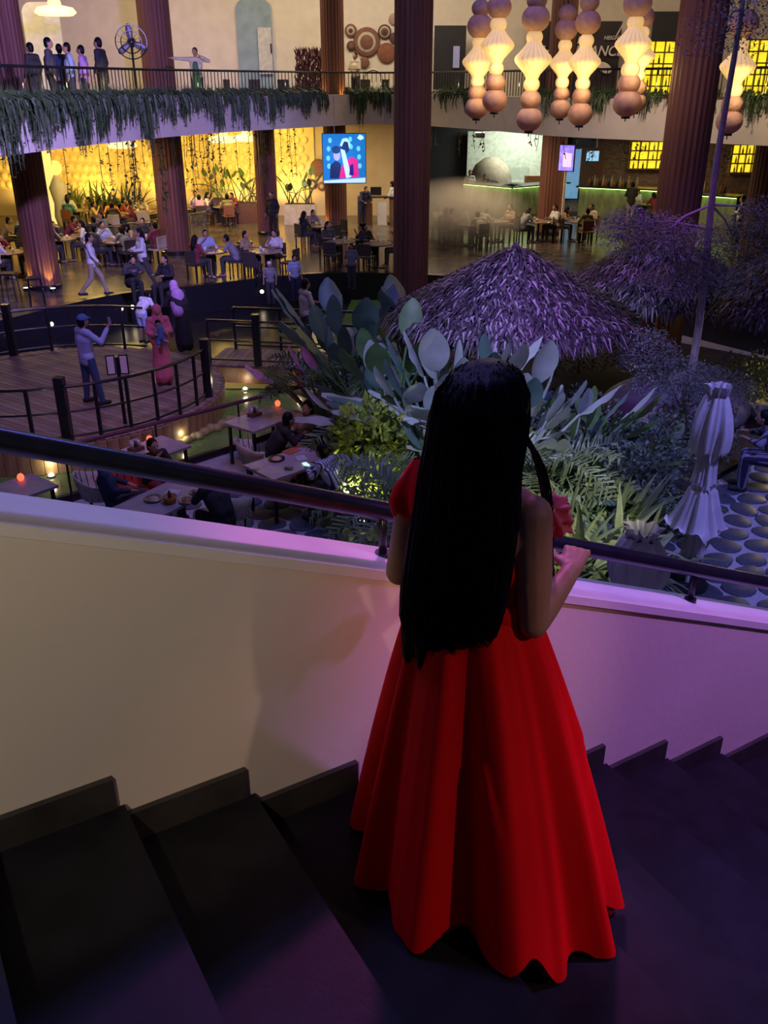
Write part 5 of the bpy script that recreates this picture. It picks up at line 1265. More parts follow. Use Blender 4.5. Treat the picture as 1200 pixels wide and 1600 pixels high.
# glowing pillar and statue lamp
g = gp(80, 345, 0)
o = obj('light_pillar', MB().box((0, 0, 1.9), (.34, .2, 3.7)), mat('pillar_glow', (1, .8, .3), .5, emit=(1, .70, .2), estr=1.1), None, (at(76, 280, 38.5).x, 38.5, 0)); tag(o, 'tall glowing yellow pillar panel beside the white figure', 'light panel')
g = at(92, 300, 38.0); t = thing('figure_lamp', 'white figure lamp with an orange glowing head by the glowing pillar', 'lamp', (g.x, 38.0, 0))
obj('torso', MB().lathe([(.20, 0), (.30, .4), (.24, .9), (.36, 1.5), (.16, 1.9), (.10, 2.0)], 20), M_WHITEP, t, smooth=True); obj('globe', MB().ell((0, 0, 2.25), (.26, .26, .28)), mat('orange_glow', (1, .5, .2), .5, emit=(1, .42, .08), estr=2.2), t, smooth=True)
# pendant lamps (petalled)
def pendant(label, px, py, Y, ztop, rs=1.0):
    g = at(px, py, Y); t = thing('pendant_lamp', label, 'lamp', (g.x, Y, g.z), 0, 'petalled amber pendant lamps')
    obj('cord', MB().tube([(0, 0, .1), (0, 0, ztop-g.z)], .012, 5), M_BLACK, t); obj('bulb', MB().ell((0, 0, .12*rs), (.17*rs, .17*rs, .17*rs)), M_AMBER, t, smooth=True)
    obj('shade', MB().lathe([(.10*rs, .10*rs), (.42*rs, .03*rs), (.50*rs, -.08*rs), (.40*rs, -.15*rs), (.1*rs, -.12*rs)], 32, rib=12, ribamp=.25), mat('pale_shade', (1, .9, .6), .6, emit=(1, .80, .40), estr=1.3), t, smooth=True)
    light('lamp_pendant', 'POINT', (g.x, Y-.1, g.z-.35), 45, YEL, None, .15)
pendant('amber pendant lamp over the tables behind the waiter', 190, 224, 34.0, 4.03); pendant('amber pendant lamp between the wide column and the inner column', 348, 216, 36.0, 4.03); pendant('amber pendant lamp beside the inner column', 385, 214, 37.0, 4.03); pendant('amber pendant lamp high over the balcony guests', 86, 14, 29.0, 11.3, 1.1)
# ---- hanging screen
g0 = at(538, 248, 31.0)
tv = thing('hanging_screen', 'square hanging video screen showing two players on blue', 'screen', (g0.x, g0.y, g0.z), .12)
def em(name, c, s=1.0): return mat(name, c, .5, emit=c, estr=s, var=.02)
obj('casing', MB().box((0, .06, 0), (1.42, .10, 1.52)), M_BLACK, tv)
scr = obj('picture', MB().quad((-.69, 0, -.74), (.69, 0, -.74), (.69, 0, .74), (-.69, 0, .74)), em('screen_blue', (.01, .17, .50), 1.0), tv)
def flat(name, pts, c, y, s=1.0):
    m = MB(); n = len(pts); m.v = [(p[0], y, p[1]) for p in pts]; m.f = [tuple(range(n))]; obj(name, m, em('screen_'+name, c, s), scr)
def ov(cx, cz, rx, rz_, n=14): return [(cx+rx*math.cos(2*pi*k/n), cz+rz_*math.sin(2*pi*k/n)) for k in range(n)]
for i, (x, z) in enumerate(((-.45, .55), (-.5, .30), (-.52, .02), (-.5, -.22), (.2, .58), (.46, .30), (.48, .05), (.5, -.22), (.22, .36))): flat('glow_dot', ov(x, z, .06, .08), (.15, .62, .85), -.004)
flat('dark_jersey', [(-.48, -.6), (-.1, -.6), (-.12, -.15), (-.28, -.05), (-.46, -.2)], (.01, .02, .10), -.006); flat('pale_face', ov(-.24, .10, .11, .16), (.45, .38, .62), -.008); flat('dark_cap', ov(-.26, .27, .14, .12), (.01, .04, .16), -.010)
flat('pink_jersey', [(-.18, -.6), (.46, -.55), (.44, -.05), (.25, .06), (.05, -.05), (-.12, -.3)], (.75, .02, .25), -.012); flat('second_hair', ov(.02, .36, .15, .22), (.01, .03, .14), -.014); flat('second_rim', [(-.14, .4), (-.05, .6), (.10, .62), (.20, .45), (.16, .3), (.12, .5), (.0, .52), (-.08, .36)], (.5, .85, .95), -.016)
flat('pale_arm', [(-.12, .3), (.02, .25), (.22, -.55), (.05, -.6)], (.55, .75, .80), -.018); flat('dark_stripe', [(.15, -.5), (.3, -.5), (.28, -.15), (.18, -.2)], (.03, .01, .2), -.020)
flat('caption_strip', [(-.68, -.73), (.68, -.73), (.68, -.58), (-.68, -.66)], (.55, .75, .85), -.022); flat('corner_logo', [(.42, .62), (.52, .55), (.64, .6), (.60, .68), (.50, .72)], (.6, .85, .7), -.024)
obj('hanger', MB().tube([(-.3, .06, .75), (-.3, .06, 4.9-g0.z)], .012, 5), M_STEEL, tv)
light('lamp_screen', 'POINT', (g0.x, g0.y-.6, g0.z), 10, (.3, .6, 1), None, .3)
g0 = at(885, 247, 35.0); t = thing('small_screen', 'small tilted video screen on the far brown column', 'screen', (g0.x, 35.0, g0.z), -.5)
obj('casing', MB().box((0, .05, 0), (.60, .08, .92)), M_BLACK, t); obj('picture', MB().quad((-.27, 0, -.43), (.27, 0, -.43), (.27, 0, .43), (-.27, 0, .43)), mat('violet_screen', (.15, .12, .8), .5, emit=(.22, .16, 1), estr=1.2, var=.4, scale=5, col2=(.9, .7, .9)), t); obj('bright_patch', MB().quad((-.12, -.01, -.3), (.2, -.01, -.3), (.2, -.01, .15), (-.12, -.01, .2)), em('screen_pale', (.75, .6, .95), 1), t); obj('stand', MB().tube([(0, .05, -.46), (0, .05, -g0.z)], .05, 6), M_CREAM, t)
# ================================================================== BALCONY PLANTS, LANTERNS, BAR
def strands(m, p, out, n, L, w, rnd, lean=.12):
    for i in range(n):
        q = p+Vector((rnd.uniform(-.62, .62), rnd.uniform(-.62, .62), 0))*1.0
        q = p+out.cross(Vector((0, 0, 1)))*rnd.uniform(-.62, .62)+out*rnd.uniform(-.22, .10)
        cs = noise.noise(Vector((q.x*2.6, q.y*2.6, L*7))); l = L*max(.22, .62+1.1*cs+rnd.uniform(-.2, .25)); k = len(m.v); a = rnd.uniform(-.5, .5)
        s = Vector((math.cos(a), math.sin(a), 0))*w
        top = q+Vector((0, 0, rnd.uniform(.02, .18)+.06)); over = q+out*(.20+rnd.uniform(0, .14))+Vector((0, 0, rnd.uniform(.0, .12))); pts = [q, top, over, over+out*.05+Vector((0, 0, -l*.5)), over+out*.03+Vector((rnd.uniform(-.05, .05), rnd.uniform(-.05, .05), -l))]
        for j, c in enumerate(pts):
            ww = s*(.6, 1, 1, .9, .2)[j]; m.v += [tuple(c-ww), tuple(c+ww)]
        for j in range(4): m.f.append((k+2*j, k+2*j+1, k+2*j+3, k+2*j+2))
        for j in range(int(l*7)):   # leaflets
            c = over.lerp(pts[4], rnd.random()); d = Vector((rnd.uniform(-1, 1), rnd.uniform(-1, 1), rnd.uniform(-.8, .2))).normalized()*.09; e = d.cross(Vector((0, 0, 1))).normalized()*.025; k2 = len(m.v)
            m.v += [tuple(c), tuple(c+d*.5+e), tuple(c+d), tuple(c+d*.5-e)]; m.f.append((k2, k2+1, k2+2, k2+3))
        u = q+out*rnd.uniform(-.1, .1); d = Vector((rnd.uniform(-.12, .12), rnd.uniform(-.12, .12), rnd.uniform(.18, .42))); k2 = len(m.v)   # upright blades
        m.v += [tuple(u-s*.5), tuple(u+s*.5), tuple(u+d)]; m.f.append((k2, k2+1, k2+2))
rv = random.Random(9)
def edge_at(px):   # balcony edge point seen at this picture column
    best = None
    for i in range(NB-1):
        for j in range(8):
            p = be[i].lerp(be[i+1], j/8); dep = p.y*cT+(CZ-4.9)*sT; x = 600+FPX*p.x/dep
            if best is None or abs(x-px) < best[0]: best = (abs(x-px), p, bnorm(i))
    return best[1], best[2]
hang = [(-20, 'at the picture edge', 1.0), (20, 'below the darkest balcony guests', .9), (60, 'below the tall guest in the jacket', 1.0), (95, 'above the glowing pillar', .75), (128, 'below the guest in pink', .85), (160, 'below the lone guest by the fan', .8), (195, 'below the pedestal fan', .7), (232, 'below the wide upper column', .9), (272, 'beside the wide upper column', .75), (312, 'below the server in the apron', .6), (345, 'past the server in the apron', .8), (385, 'below the blue alcove', .85), (425, 'below the white door', .8), (462, 'below the maroon hedge', .6), (488, 'beside the amber upper lamps', .5), (566, 'below the wall baskets', .9), (598, 'beside the front column', .7), (700, 'just past the front column', .55), (735, 'behind the first lantern string', .45), (850, 'behind the third lantern string', .4), (925, 'behind the middle lanterns', .45), (1010, 'below the yellow upper shelves', .5), (1120, 'behind the slim tree top', .4), (1185, 'past the last lantern string', .6)]
for px, wh, L in hang:
    p, out = edge_at(px); base = Vector((p.x, p.y, ZF))-out*.12
    t = thing('hanging_plant', 'trailing balcony plant ' + wh, 'plant', base, 0, 'trailing plants along the balcony')
    m = MB(); strands(m, Vector((0, 0, 0)), out, 70 if L > .55 else 45, L, .022, rv)
    f = obj('foliage', m, M_VINE, t); f['kind'] = 'stuff'
    obj('planter', MB().box((0, 0, .03), (1.1, .22, .06), math.atan2(out.y, out.x)+pi/2), M_BROWN, t)
m = MB()
for i in range(72):
    px = rv.choice((rv.uniform(95, 470), rv.uniform(95, 470), rv.uniform(640, 1180))); p, out = edge_at(px); p = p-out*rv.uniform(.05, .5); l = rv.uniform(.5, 2.0) if px < 470 else rv.uniform(.3, .9)
    m.tube([(p.x, p.y, ZB+.01), (p.x+rv.uniform(-.04, .04), p.y, ZB-l*.5), (p.x+rv.uniform(-.08, .08), p.y, ZB-l)], .010, 3, False)
    for j in range(int(l*13)):
        c = Vector((p.x, p.y, ZB-l*rv.random())); d = Vector((rv.uniform(-1, 1), rv.uniform(-1, 1), rv.uniform(-.8, .2))).normalized()*.12; e = d.cross(Vector((0, 0, 1))).normalized()*.04; k2 = len(m.v)
        m.v += [tuple(c), tuple(c+d*.5+e), tuple(c+d), tuple(c+d*.5-e)]; m.f.append((k2, k2+1, k2+2, k2+3))
for px in (15, 70, 135, 200, 330, 460, 590, 700, 790, 900, 1010, 1180):
    p, out = edge_at(px); q = p-out*.5; light('lamp_planter', 'POINT', (q.x, q.y, 5.25), 9, (1.0, .85, .35), None, .06)
o = obj('hanging_creepers', m, M_VINE); tag(o, 'thin creeper strands dangling below the balcony slab', 'vines', kind='stuff')
# ---- lantern strings
def globe(r): return [(r*.25, -r*.92)]+[(r*math.cos(a), r*.92*math.sin(a)) for a in [(-1.15+2.3*i/10) for i in range(11)]]+[(r*.25, r*.92)]
def spin(r, h): return [(r*.26, -h), (r*.30, -h*.85), (r*.43, -h*.6), (r*.74, -h*.32), (r*.94, -h*.13), (r, .0), (r*.94, h*.13), (r*.72, h*.32), (r*.43, h*.60), (r*.30, h*.85), (r*.26, h)]
def lantern(label, Y, k, beads):
    x0 = at(beads[0][0], beads[0][1], Y)
    ref = [at(b[0], b[1], Y) for b in beads]; X = sum(q.x for q in ref)/len(ref)
    t = thing('lantern_string', label, 'lantern', (X, Y, 0), 0, 'strings of silk lanterns over the garden')
    zs = [q.z for q in ref]
    obj('cord', MB().tube([(0, 0, zs[-1]-.3), (0, 0, 12.5)], .012, 5), M_BLACK, t)
    pxm = 0.0117*Y/19.0*1.0
    for (x, y, kind, sz), z in zip(beads, zs):
        rr = sz*pxm
        if kind == 'd': g_ = obj('lit_lantern', MB().lathe(spin(rr, rr*1.2), 40, rib=20, ribamp=.05), M_LIT, t, (0, 0, z), smooth=True)
        elif kind == 's': g_ = obj('lit_globe', MB().lathe(globe(rr), 32, rib=16, ribamp=.05), M_LIT, t, (0, 0, z), smooth=True)
        else: g_ = obj('silk_globe', MB().lathe(globe(rr), 40, rib=20, ribamp=.07), M_CLAY, t, (0, 0, z), smooth=True)
        if kind == 'd': light('lamp_lantern', 'POINT', (X, Y-rr*1.6, z-rr*1.2), 14, (1, .7, .3), None, .1)
    obj('end_cap', MB().lathe([(.02, -.02), (.08, -.02), (.08, .03), (.02, .03)], 14), M_BLACK, t, (0, 0, zs[-1]-beads[-1][3]*pxm*.95), smooth=True)
LS = [('lantern string nearest the dark upper window', 19.5, [(751, 13, 'b', 14), (750, 41, 'b', 20), (749, 66, 's', 11), (748, 97, 'd', 26), (747, 127, 's', 11), (746, 146, 'b', 15), (744, 168, 'b', 19)]),
      ('second lantern string, hanging higher beside the first', 18.6, [(782, 11, 'b', 19), (780, 38, 's', 13), (778, 71, 'd', 27), (775, 107, 's', 12), (773, 130, 'b', 16), (771, 157, 'b', 20)]),
      ('lowest lantern string with mauve globes', 18.0, [(839, 0, 'b', 16), (838, 29, 'b', 22), (837, 58, 's', 13), (834, 93, 'd', 30), (831, 132, 's', 13), (828, 156, 'b', 17), (825, 186, 'b', 21)]),
      ('smallest lantern string before the upper brown column', 20.5, [(889, 21, 'b', 14), (887, 46, 'b', 18), (884, 71, 's', 11), (880, 99, 'd', 23), (878, 129, 's', 11), (876, 147, 'b', 13), (873, 170, 'b', 17)]),
      ('lantern string before the dark sign lettering', 19.0, [(924, 4, 'b', 15), (921, 35, 'b', 20), (918, 64, 's', 12), (915, 97, 'd', 26), (909, 131, 's', 12), (906, 150, 'b', 15), (903, 178, 'b', 20)]),
      ('large lantern string beside the yellow upper shelves', 17.6, [(998, 6, 'b', 22), (994, 35, 's', 13), (989, 69, 'd', 29), (986, 109, 's', 15), (982, 131, 'b', 18), (978, 161, 'b', 23)]),
      ('lantern string half hidden behind the large one', 20.5, [(1008, 26, 'b', 15), (1004, 51, 's', 10), (1001, 88, 'd', 23), (998, 118, 's', 11), (996, 138, 'b', 15), (993, 160, 'b', 17)]),
      ('lantern string behind the slim tree top', 17.8, [(1163, 37, 'b', 22), (1159, 71, 's', 12), (1153, 104, 'd', 28), (1148, 141, 's', 14), (1144, 163, 'b', 17), (1137, 190, 'b', 21)])]
for lab, Y, b in LS: lantern(lab, Y, 1, b)
# ---- upper wall dressings
WYU = 41.4
def wp_(px, py): return at(px, py, WYU)
def disc_obj(name, label, px, py, rpx, rings, group, Y=WYU):
    c = at(px, py, Y); t = thing(name, label, 'wall basket', (c.x, Y, c.z), 0, group); s = Y/FPX*.93
    for i, (f, mt) in enumerate(rings):
        o = obj('rim' if i == 0 else 'ring', MB().lathe([(0.005, 0), (rpx*s*f*.96, 0), (rpx*s*f, .02+.01*i), (rpx*s*f*.9, .05+.015*i), (0.005, .035+.015*i)], 28), mt, t, rot=(pi/2, 0, 0), smooth=True)
    return t
Bk = mat('basket_brown', (.22, .10, .07), .8, bump=.5, bscale=30); Bl = mat('basket_pale', (.52, .45, .38), .8, bump=.4, bscale=30); Bd = mat('basket_dark', (.10, .05, .045), .8, bump=.4, bscale=30)
bgp = 'woven wall baskets'
for lab, px, py, rp_x, rings in (('largest woven wall basket with a star centre', 573, 66, 20, ((1, Bk), (.72, Bl), (.52, Bk))), ('plain reddish round wall basket beside the front column', 604, 83, 14, ((1, mat('basket_red', (.26, .10, .06), .8, bump=.5, bscale=40)),)), ('ringed wall basket above the reddish one', 601, 50, 10, ((1, Bd), (.8, Bl), (.6, Bk), (.35, Bd))), ('small ringed wall basket beside the upper column', 548, 48, 9, ((1, Bk), (.7, Bl), (.35, Bd))), ('small dark wall basket tucked behind the front column', 617, 60, 8, ((1, Bd),)), ('faint pinkish wall basket above the others', 616, 30, 8, ((1, mat('basket_pink', (.45, .30, .28), .8)),)), ('small dark wall basket under the small ringed one', 549, 72, 7, ((1, Bd), (.6, Bk))), ('half basket low on the wall under the largest one', 569, 98, 8, ((1, Bk),))):
    disc_obj('wall_basket', lab, px, py, rp_x, rings, bgp)
for lab, px, py, rp_x, rings in (('large round wall basket beside the hanging screen', 497, 262, 13, ((1, Bk),)), ('small wall basket below the large one by the screen', 488, 288, 8, ((1, Bd), (.6, Bl))), ('smaller round wall basket next to the amber column', 503, 291, 7, ((1, Bk), (.5, Bl)))):
    disc_obj('wall_basket', lab, px, py, rp_x, rings, bgp)
def panel(name, x0, y0, x1, y1, Y, mt, d=.08, label=None, kind='structure', parent=None):
    a, b = at(x0, (y0+y1)/2, Y), at(x1, (y0+y1)/2, Y); zt, zb = at((x0+x1)/2, y0, Y).z, at((x0+x1)/2, y1, Y).z
    o = obj(name, MB().box((0, 0, (zt-zb)/2), (b.x-a.x, d, zt-zb)), mt, parent, ((a.x+b.x)/2, Y, zb))
    if parent is None and kind: o['kind'] = kind
    if label: o['label'] = label
    return o
# arched alcove with a white door
def arch(name, x0, x1, ytop, ybot, Y, mt, label):
    a, b = at(x0, ybot, Y), at(x1, ybot, Y); w_ = b.x-a.x; zt = at(x0, ytop, Y).z; zb = ZU; r_ = w_*.28
    pts = [(-w_/2, 0), (w_/2, 0)]+[(w_/2-r_+r_*math.cos(k*pi/12), zt-zb-r_+r_*math.sin(k*pi/12)) for k in range(7)]+[(-w_/2+r_+r_*math.cos(pi/2+k*pi/12), zt-zb-r_+r_*math.sin(pi/2+k*pi/12)) for k in range(7)]
    m = MB(); n = len(pts); m.v = [(x, -.03, z) for x, z in pts]+[(x, .05, z) for x, z in pts]; m.f = [tuple(range(n)), tuple(range(n, 2*n))[::-1]]+[(i, (i+1) % n, n+(i+1) % n, n+i) for i in range(n)]
    o = obj(name, m, mt, None, ((a.x+b.x)/2, Y, zb)); o['kind'] = 'structure'; o['label'] = label; return o
M_ALC = mat('alcove_blue', (.30, .42, .50), .7, var=.15, scale=1.5)
arch('door_1', 374, 428, -2, 112, WYU-.02, M_ALC, 'pale blue arched alcove on the upper floor')
d1 = panel('door_2', 404, 43, 425, 116, WYU-.12, mat('white_door', (.62, .64, .60), .5), .05, 'white door in the arched alcove')
obj('door_handle', MB().box((.25, -.05, .95), (.05, .05, .35)), M_BLACK, d1)
arch('window_1', 48, 104, 3, 110, 33.5, mat('frosted_window', (.55, .52, .45), .4, emit=(1, .9, .7), estr=.25), 'frosted arched window behind the balcony guests')
hd = thing('potted_hedge', 'dark maroon feathery plant on the upper floor by the amber lamps', 'plant', (at(484, 110, 38.0).x, 38.0, ZU)); m = MB()
strands(m, Vector((0, 0, .4)), Vector((0, -1, 0)), 90, .5, .05, rv)
for i in range(600):
    c = Vector((rv.uniform(-.5, .5), rv.uniform(-.3, .3), rv.uniform(.2, 1.75))); d = Vector((rv.uniform(-.5, .5), rv.uniform(-.5, .5), 1)).normalized()*.28; e = d.cross(Vector((0, 1, 0))).normalized()*.03; k = len(m.v); m.v += [tuple(c), tuple(c+d*.5+e), tuple(c+d), tuple(c+d*.5-e)]; m.f.append((k, k+1, k+2, k+3))
f = obj('foliage', m, mat('maroon_leaf', (.12, .03, .035), .6, var=.3), hd); f['kind'] = 'stuff'; obj('pot', MB().lathe([(0.01, 0), (.3, 0), (.36, .4), (.32, .4), (0.01, .34)], 20), M_BLACK, hd)
for i, (x, y) in enumerate(((398, 116), (440, 118), (566, 118), (596, 118), (345, 108))):
    g = at(x, y, 37.2); chair(('dark upper-floor chair before the blue alcove', 'dark upper-floor chair beside the white door', 'dark upper-floor chair below the largest wall basket', 'dark upper-floor chair below the reddish wall basket', 'green upper-floor chair behind the server in the apron')[i], (g.x, 37.2), .3*i, chm[0], 'upper-floor chairs', ZU)
g = at(583, 104, 38.5); t = thing('lounge_chair', 'cream rattan lounge chair with a curled back below the wall baskets', 'chair', (g.x, 38.5, ZU), pi)
obj('seat', MB().box((0, 0, .42), (.7, .6, .1)), M_CREAM, t); obj('backrest', MB().lathe([(.30, 0), (.36, .04), (.40, .0), (.36, -.04), (.30, 0)], 28), M_CREAM, t, (0, -.25, .85), (pi/2, 0, 0))
for a in (-.28, .28):
    for b in (-.22, .22): obj('leg', chl, M_BLACK, t, (a, b, 0))
# pedestal fan
g = at(205, 66, 26.6); fr = .40
t = thing('pedestal_fan', 'black pedestal fan on the balcony beside the wide column', 'fan', (g.x, 26.6, ZU), .25); zc = g.z-ZU
obj('base', MB().lathe([(0.01, 0), (.28, 0), (.27, .04), (.04, .07)], 20), M_BLACK, t); obj('pole', MB().tube([(0, .08, .03), (0, .08, zc)], .03, 8), M_BLACK, t); obj('motor', MB().ell((0, .08, zc), (.13, .16, .13)), M_BLACK, t, smooth=True)
for k, rr_ in enumerate((1.0, .66)): obj('cage_ring', MB().tube([(fr*rr_*math.cos(a*pi/20), -.12+.05*k*0, zc+fr*rr_*math.sin(a*pi/20)) for a in range(41)], .014, 5, False), M_BLACK, t)
for a in range(14): obj('cage_wire', MB().tube([(.06*math.cos(a*pi/7), -.14, zc+.06*math.sin(a*pi/7)), (fr*math.cos(a*pi/7), -.12, zc+fr*math.sin(a*pi/7))], .005, 4, False), M_STEEL, t)
for a in range(3): b = obj('blade', MB().ell((.24, 0, 0), (.20, .012, .09), 12, 6), mat('fan_blade', (.12, .12, .13), .4), t, (0, -.03, zc), (0, a*2*pi/3+.4, 0), smooth=True)
# dark upper window, sign, shelves
panel('window_2', 678, 40, 727, 140, 40.6, M_DARKROOM, .2, 'dark glazed upper room beside the front column')
pw = panel('window_3', 708, 72, 718, 106, 40.45, mat('pale_window', (.25, .24, .36), .4, emit=(.3, .3, .5), estr=.35), .05, 'narrow pale window in the dark upper room')
sg_ = thing('sign_board', 'dark poster wall with slanted white lettering behind the lanterns', 'sign', (at(893, 140, 40.8).x, 40.8, ZU))
a_, b_ = at(822, 90, 40.8), at(962, 90, 40.8); M_SIGN = mat('sign_dark', (.045, .03, .035), .35, var=.3, scale=1.2)
zt_ = at(893, 33, 40.8).z-ZU; obj('board', MB().box((0, .05, zt_/2), (b_.x-a_.x, .1, zt_)), M_SIGN, sg_)
def text(s, px, py, size, mt, shear=.25, name='lettering', par=sg_, Y=40.7, ext=.01):
    cu = bpy.data.curves.new(name, 'FONT'); cu.body = s; cu.size = size; cu.shear = shear; cu.extrude = ext; cu.offset = size*.012
    o = bpy.data.objects.new('tmp', cu); COL.objects.link(o); dg = bpy.context.evaluated_depsgraph_get(); me = bpy.data.meshes.new_from_object(o.evaluated_get(dg)); bpy.data.objects.remove(o)
    g = at(px, py, Y); me.materials.clear(); ob = obj(name, me, mt, par, (g.x-par.location.x, Y-par.location.y, g.z-par.location.z), (pi/2, 0, 0)); return ob
M_INK = mat('sign_white', (.75, .70, .66), .5)
text('THE I', 832, 87, .52, M_INK); text('ERANCED', 897, 87, .52, M_INK); text('N', 901, 68, .36, M_INK); text('HEIGHT', 943, 62, .20, M_INK); text('/', 962, 56, .6, M_INK)
obj('emblem', MB().ell((0, 0, 0), (.32, .02, .18), 14, 8), M_INK, sg_, tuple(at(945, 106, 40.7)-sg_.location), (0, .5, 0), smooth=True)
panel('wall_panel_dark', 1020, 18, 1070, 63, 40.9, M_DARKROOM, .1)
btl = MB().lathe([(0, 0), (.045, 0), (.045, .17), (.018, .23), (.018, .30), (0, .30)], 8).mesh('bottle', True)
M_BOT = [mat('amber_bottle', (.45, .22, .03), .2, var=.2), mat('dark_bottle', (.06, .04, .02), .2), mat('clear_bottle', (.6, .55, .35), .15)]
def shelf(label, x0, y0, x1, y1, Y, rows, cols, bl, nb=0):
    a, b = at(x0, (y0+y1)/2, Y), at(x1, (y0+y1)/2, Y); zt, zb = at(x0, y0, Y).z, at(x0, y1, Y).z; w_, h_ = b.x-a.x, zt-zb
    t = thing('backlit_shelf', label, 'shelf', ((a.x+b.x)/2, Y, zb), 0, 'backlit bar shelves')
    obj('glow_panel', MB().box((0, .12, h_/2), (w_, .04, h_)), M_SHELF, t); 
    for j in range(rows+1): obj('board', MB().box((0, 0, h_*j/rows), (w_, .24, .05)), M_BROWN, t)
    for k in range(cols+1): obj('upright', MB().box((-w_/2+w_*k/cols, .02, h_/2), (.025, .18, h_)), M_BROWN, t)
    for j in range(rows):
        for k in range(cols):
            if (j+k) % 3 == 2: continue
            o = obj('bottle', btl, M_BOT[(j*3+k) % 3], None, ((a.x+b.x)/2-w_/2+w_*(k+.5)/cols+rv.uniform(-.05, .05), Y-.02, zb+h_*j/rows+.025), None, (.9, .9, min(1.0, h_/rows*2.6))); tag(o, bl, 'bottle', bl + ' row')
shelf('yellow backlit bottle shelf at the lower bar, beside the person in black', 985, 221, 1041, 264, 44.35, 3, 4, 'bottle on the lower yellow shelf beside the person in black')
shelf('yellow backlit bottle shelf at the lower bar, beyond the big column', 1143, 226, 1187, 270, 44.35, 3, 4, 'bottle on the lower yellow shelf beyond the big column')
shelf('tall yellow backlit shelf on the upper floor by the large lantern', 1004, 64, 1067, 152, 41.3, 5, 4, 'bottle on the upper yellow shelf by the large lantern')
shelf('tall yellow backlit shelf on the upper floor at the picture edge', 1150, 62, 1212, 152, 41.3, 5, 4, 'bottle on the upper yellow shelf at the picture edge')
# lower back rooms
struct('wall_back_dark', MB().box((12.5, 47.6, 2), (24, .3, 4.2)), M_DARKROOM)
panel('wall_kitchen', 729, 205, 882, 330, 46.8, mat('kitchen_white', (.66, .70, .62), .7), .1)
struct('wall_bar_back', MB().box((at(1060, 300, 44.6).x+1.2, 44.6, 2), (10.5, .2, 4.2)), mat('bar_wood', (.20, .13, .09), .5, var=.3, scale=5, stretch=(1, 1, 4)))
dr = panel('door_3', 906, 231, 941, 300, 43.6, M_BROWN, .1, 'brown swing door with a lit round window'); obj('porthole', MB().box((0, -.07, 1.55), (.55, .03, .42)), mat('blue_lit', (.4, .7, .9), .5, emit=(.35, .7, 1), estr=.8), dr)
panel('window_4', 885, 233, 905, 310, 43.0, mat('blue_panel', (.25, .5, .7), .5, emit=(.2, .5, .9), estr=.45), .08, 'blue lit opening beside the swing door')
M_FRONT = mat('counter_green', (.30, .36, .20), .6, var=.25, scale=6, stretch=(1, 1, .3), bump=.3); M_LED = mat('led_strip', (.7, 1, .4), .5, emit=(.62, 1.0, .25), estr=5.0)
def counter(label, pts, h=1.25):
    c = Vector((pts[0].x, pts[0].y, 0)); t = thing('bar_counter', label, 'counter', (c.x, c.y, 0), 0, 'green-lit counters')
    for a, b in zip(pts, pts[1:]):
        d = b-a; d.z = 0; mid = (a+b)/2-c; az_ = math.atan2(d.y, d.x); n_ = Vector((d.y, -d.x, 0)).normalized()
        q = mid-n_*.3
        obj('front', MB().box((q.x, q.y, h/2-.02), (d.length, .6, h-.06), az_), M_FRONT, t); obj('worktop', MB().box((q.x+n_.x*.12, q.y+n_.y*.12, h), (d.length+.2, .95, .06), az_), M_BLACK, t)
        s_ = mid+n_*.10; obj('led_strip', MB().box((s_.x, s_.y, h-.05), (d.length, .06, .03), az_), M_LED, t)
z_ = 1.25
counter('green-lit open kitchen counter around the dome oven', [at(727, 285, 42.6), at(801, 285, 40.9), at(882, 285, 42.8)]); counter('green-lit bar counter beside the swing door', [at(906, 291, 41.2), at(1042, 300, 39.6)]); counter('green-lit bar counter beyond the big column', [at(1086, 304, 38.2), at(1152, 309, 37.2)])
g = at(766, 285, 45.2); t = thing('dome_oven', 'domed clay oven in the open kitchen', 'oven', (g.x, 45.2, 0))
obj('dome', MB().lathe([(1.05, .8), (1.0, 1.3), (.75, 1.8), (.35, 2.1), (.02, 2.18)], 28), mat('clay', (.42, .34, .27), .8, bump=.3), t, smooth=True); obj('plinth', MB().box((0, 0, .4), (2.2, 1.4, .8)), M_CREAM, t); obj('mouth', MB().ell((0, -.93, 1.05), (.32, .14, .22)), M_DARKROOM, t, smooth=True)
g = at(820, 282, 44.4); t = thing('food_display', 'glass and steel food display in the open kitchen', 'display case', (g.x, 44.4, 0)); obj('cabinet', MB().box((0, 0, .55), (1.7, .6, 1.1)), M_STEEL, t); obj('glass_hood', MB().box((-.3, 0, 1.5), (.9, .5, .5)), M_GLASS, t); obj('tray', MB().box((.4, 0, 1.25), (.8, .45, .3)), mat('rust_food', (.35, .13, .05), .7, bump=.5), t)
for i in range(26):
    x = 920+i*4.4 if i < 18 else 1088+(i-18)*6.5
    g = at(x, 290, 41.4-(x-906)*.0118-(.5 if x > 1060 else 0)); o = obj('bottle', btl, M_BOT[i % 3], None, (g.x, g.y, z_+.03), None, (1.1, 1.1, 1+.2*(i % 3))); tag(o, 'bottle standing on the green-lit bar counter', 'bottle', 'bottles on the bar counters')
for i, px in enumerate((750, 903)): o = panel('speaker_box', px-7, 207, px+7, 215, 33.5 if i == 0 else 30, M_BLACK, .3, kind=None); tag(o, ('black speaker under the balcony above the open kitchen', 'black speaker under the balcony above the swing door')[i], 'speaker')
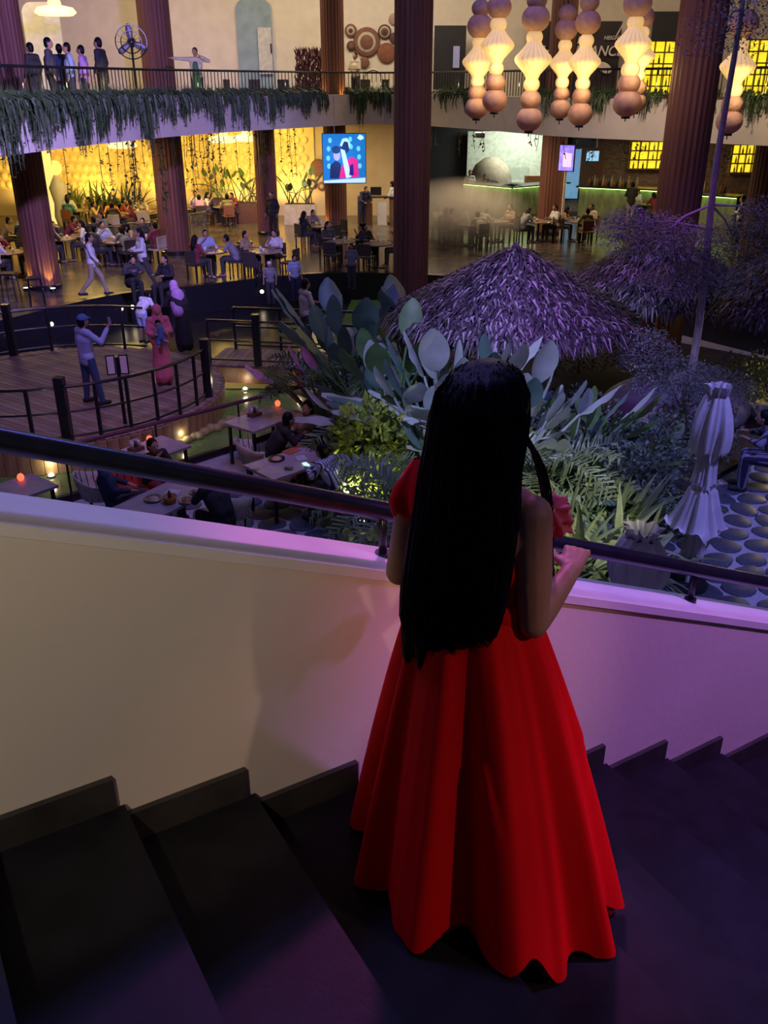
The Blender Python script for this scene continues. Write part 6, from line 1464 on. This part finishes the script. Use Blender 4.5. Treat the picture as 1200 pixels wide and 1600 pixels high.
# ---- drifting steam over the terrace
sv = gp(715, 385, 0); m = MB().ell((0, 0, 0), (2.6, 1.8, 1.3), 24, 14)
sm = bpy.data.materials.new('steam'); sm.use_nodes = True; nt = sm.node_tree; nt.nodes.remove(nt.nodes['Principled BSDF'])
pv = nt.nodes.new('ShaderNodeVolumePrincipled'); pv.inputs['Color'].default_value = (.9, .85, .78, 1); pv.inputs['Anisotropy'].default_value = .2
tcn = nt.nodes.new('ShaderNodeTexCoord'); nz = nt.nodes.new('ShaderNodeTexNoise'); nz.inputs['Scale'].default_value = 1.1; nz.inputs['Detail'].default_value = 3
gr_ = nt.nodes.new('ShaderNodeTexGradient'); gr_.gradient_type = 'SPHERICAL'; mpn = nt.nodes.new('ShaderNodeMapping'); mpn.inputs['Scale'].default_value = (1/2.6, 1/1.8, 1/1.3)
mt1 = nt.nodes.new('ShaderNodeMath'); mt1.operation = 'MULTIPLY'; mt2 = nt.nodes.new('ShaderNodeMath'); mt2.operation = 'MULTIPLY'; mt2.inputs[1].default_value = 2.4
nt.links.new(tcn.outputs['Object'], nz.inputs['Vector']); nt.links.new(tcn.outputs['Object'], mpn.inputs[0]); nt.links.new(mpn.outputs[0], gr_.inputs[0])
nt.links.new(nz.outputs['Fac'], mt1.inputs[0]); nt.links.new(gr_.outputs['Fac'], mt1.inputs[1]); nt.links.new(mt1.outputs[0], mt2.inputs[0]); nt.links.new(mt2.outputs[0], pv.inputs['Density']); nt.links.new(pv.outputs[0], nt.nodes['Material Output'].inputs['Volume'])
o = obj('steam_cloud', m, sm, None, (sv.x, sv.y, 1.1), smooth=True); tag(o, 'pale steam drifting over the tables beside the front column', 'steam', kind='stuff')

# ---- small things around the deck
g = gp(196, 662, ZD); t = thing('notice_stand', 'black post with two small white notice panels at the deck railing', 'sign', (g.x, g.y, ZD), .2)
obj('post', MB().box((0, 0, .62), (.06, .06, 1.24)), M_BLACK, t)
for i, x in enumerate((-.12, .12)):
    pn = obj('panel', MB().box((x, -.05, 1.12), (.16, .02, .36)), M_BLACK, t, rot=(0, 0, (.15, -.15)[i])); obj('sheet', MB().box((x, -.064, 1.12), (.115, .006, .31)), M_WHITEP, pn)
for px, wh in ((85, 'behind the person in the blue cap'), (190, 'near the leaning child'), (208, 'beside the leaning child'), (12, 'at the picture edge'), (412, 'below the terrace children')):
    best = min(((abs(600+FPX*q.x/(q.y*cT+(CZ+.35)*sT)-px), q, i) for i, q in enumerate(catmull(tedge, 6))), key=lambda e: e[0]); q = best[1]
    t = thing('wall_light', 'small round white wall light under the terrace edge ' + wh, 'lamp', (q.x, q.y-.09, -.35), 0, 'wall lights under the terrace edge')
    obj('lens', MB().ell((0, -.03, 0), (.055, .02, .055), 12, 8), M_SHINE, t, smooth=True); obj('bezel', MB().lathe([(.05, 0), (.075, 0), (.07, .03), (.05, .03)], 16), M_BLACK, t, rot=(pi/2, 0, 0))
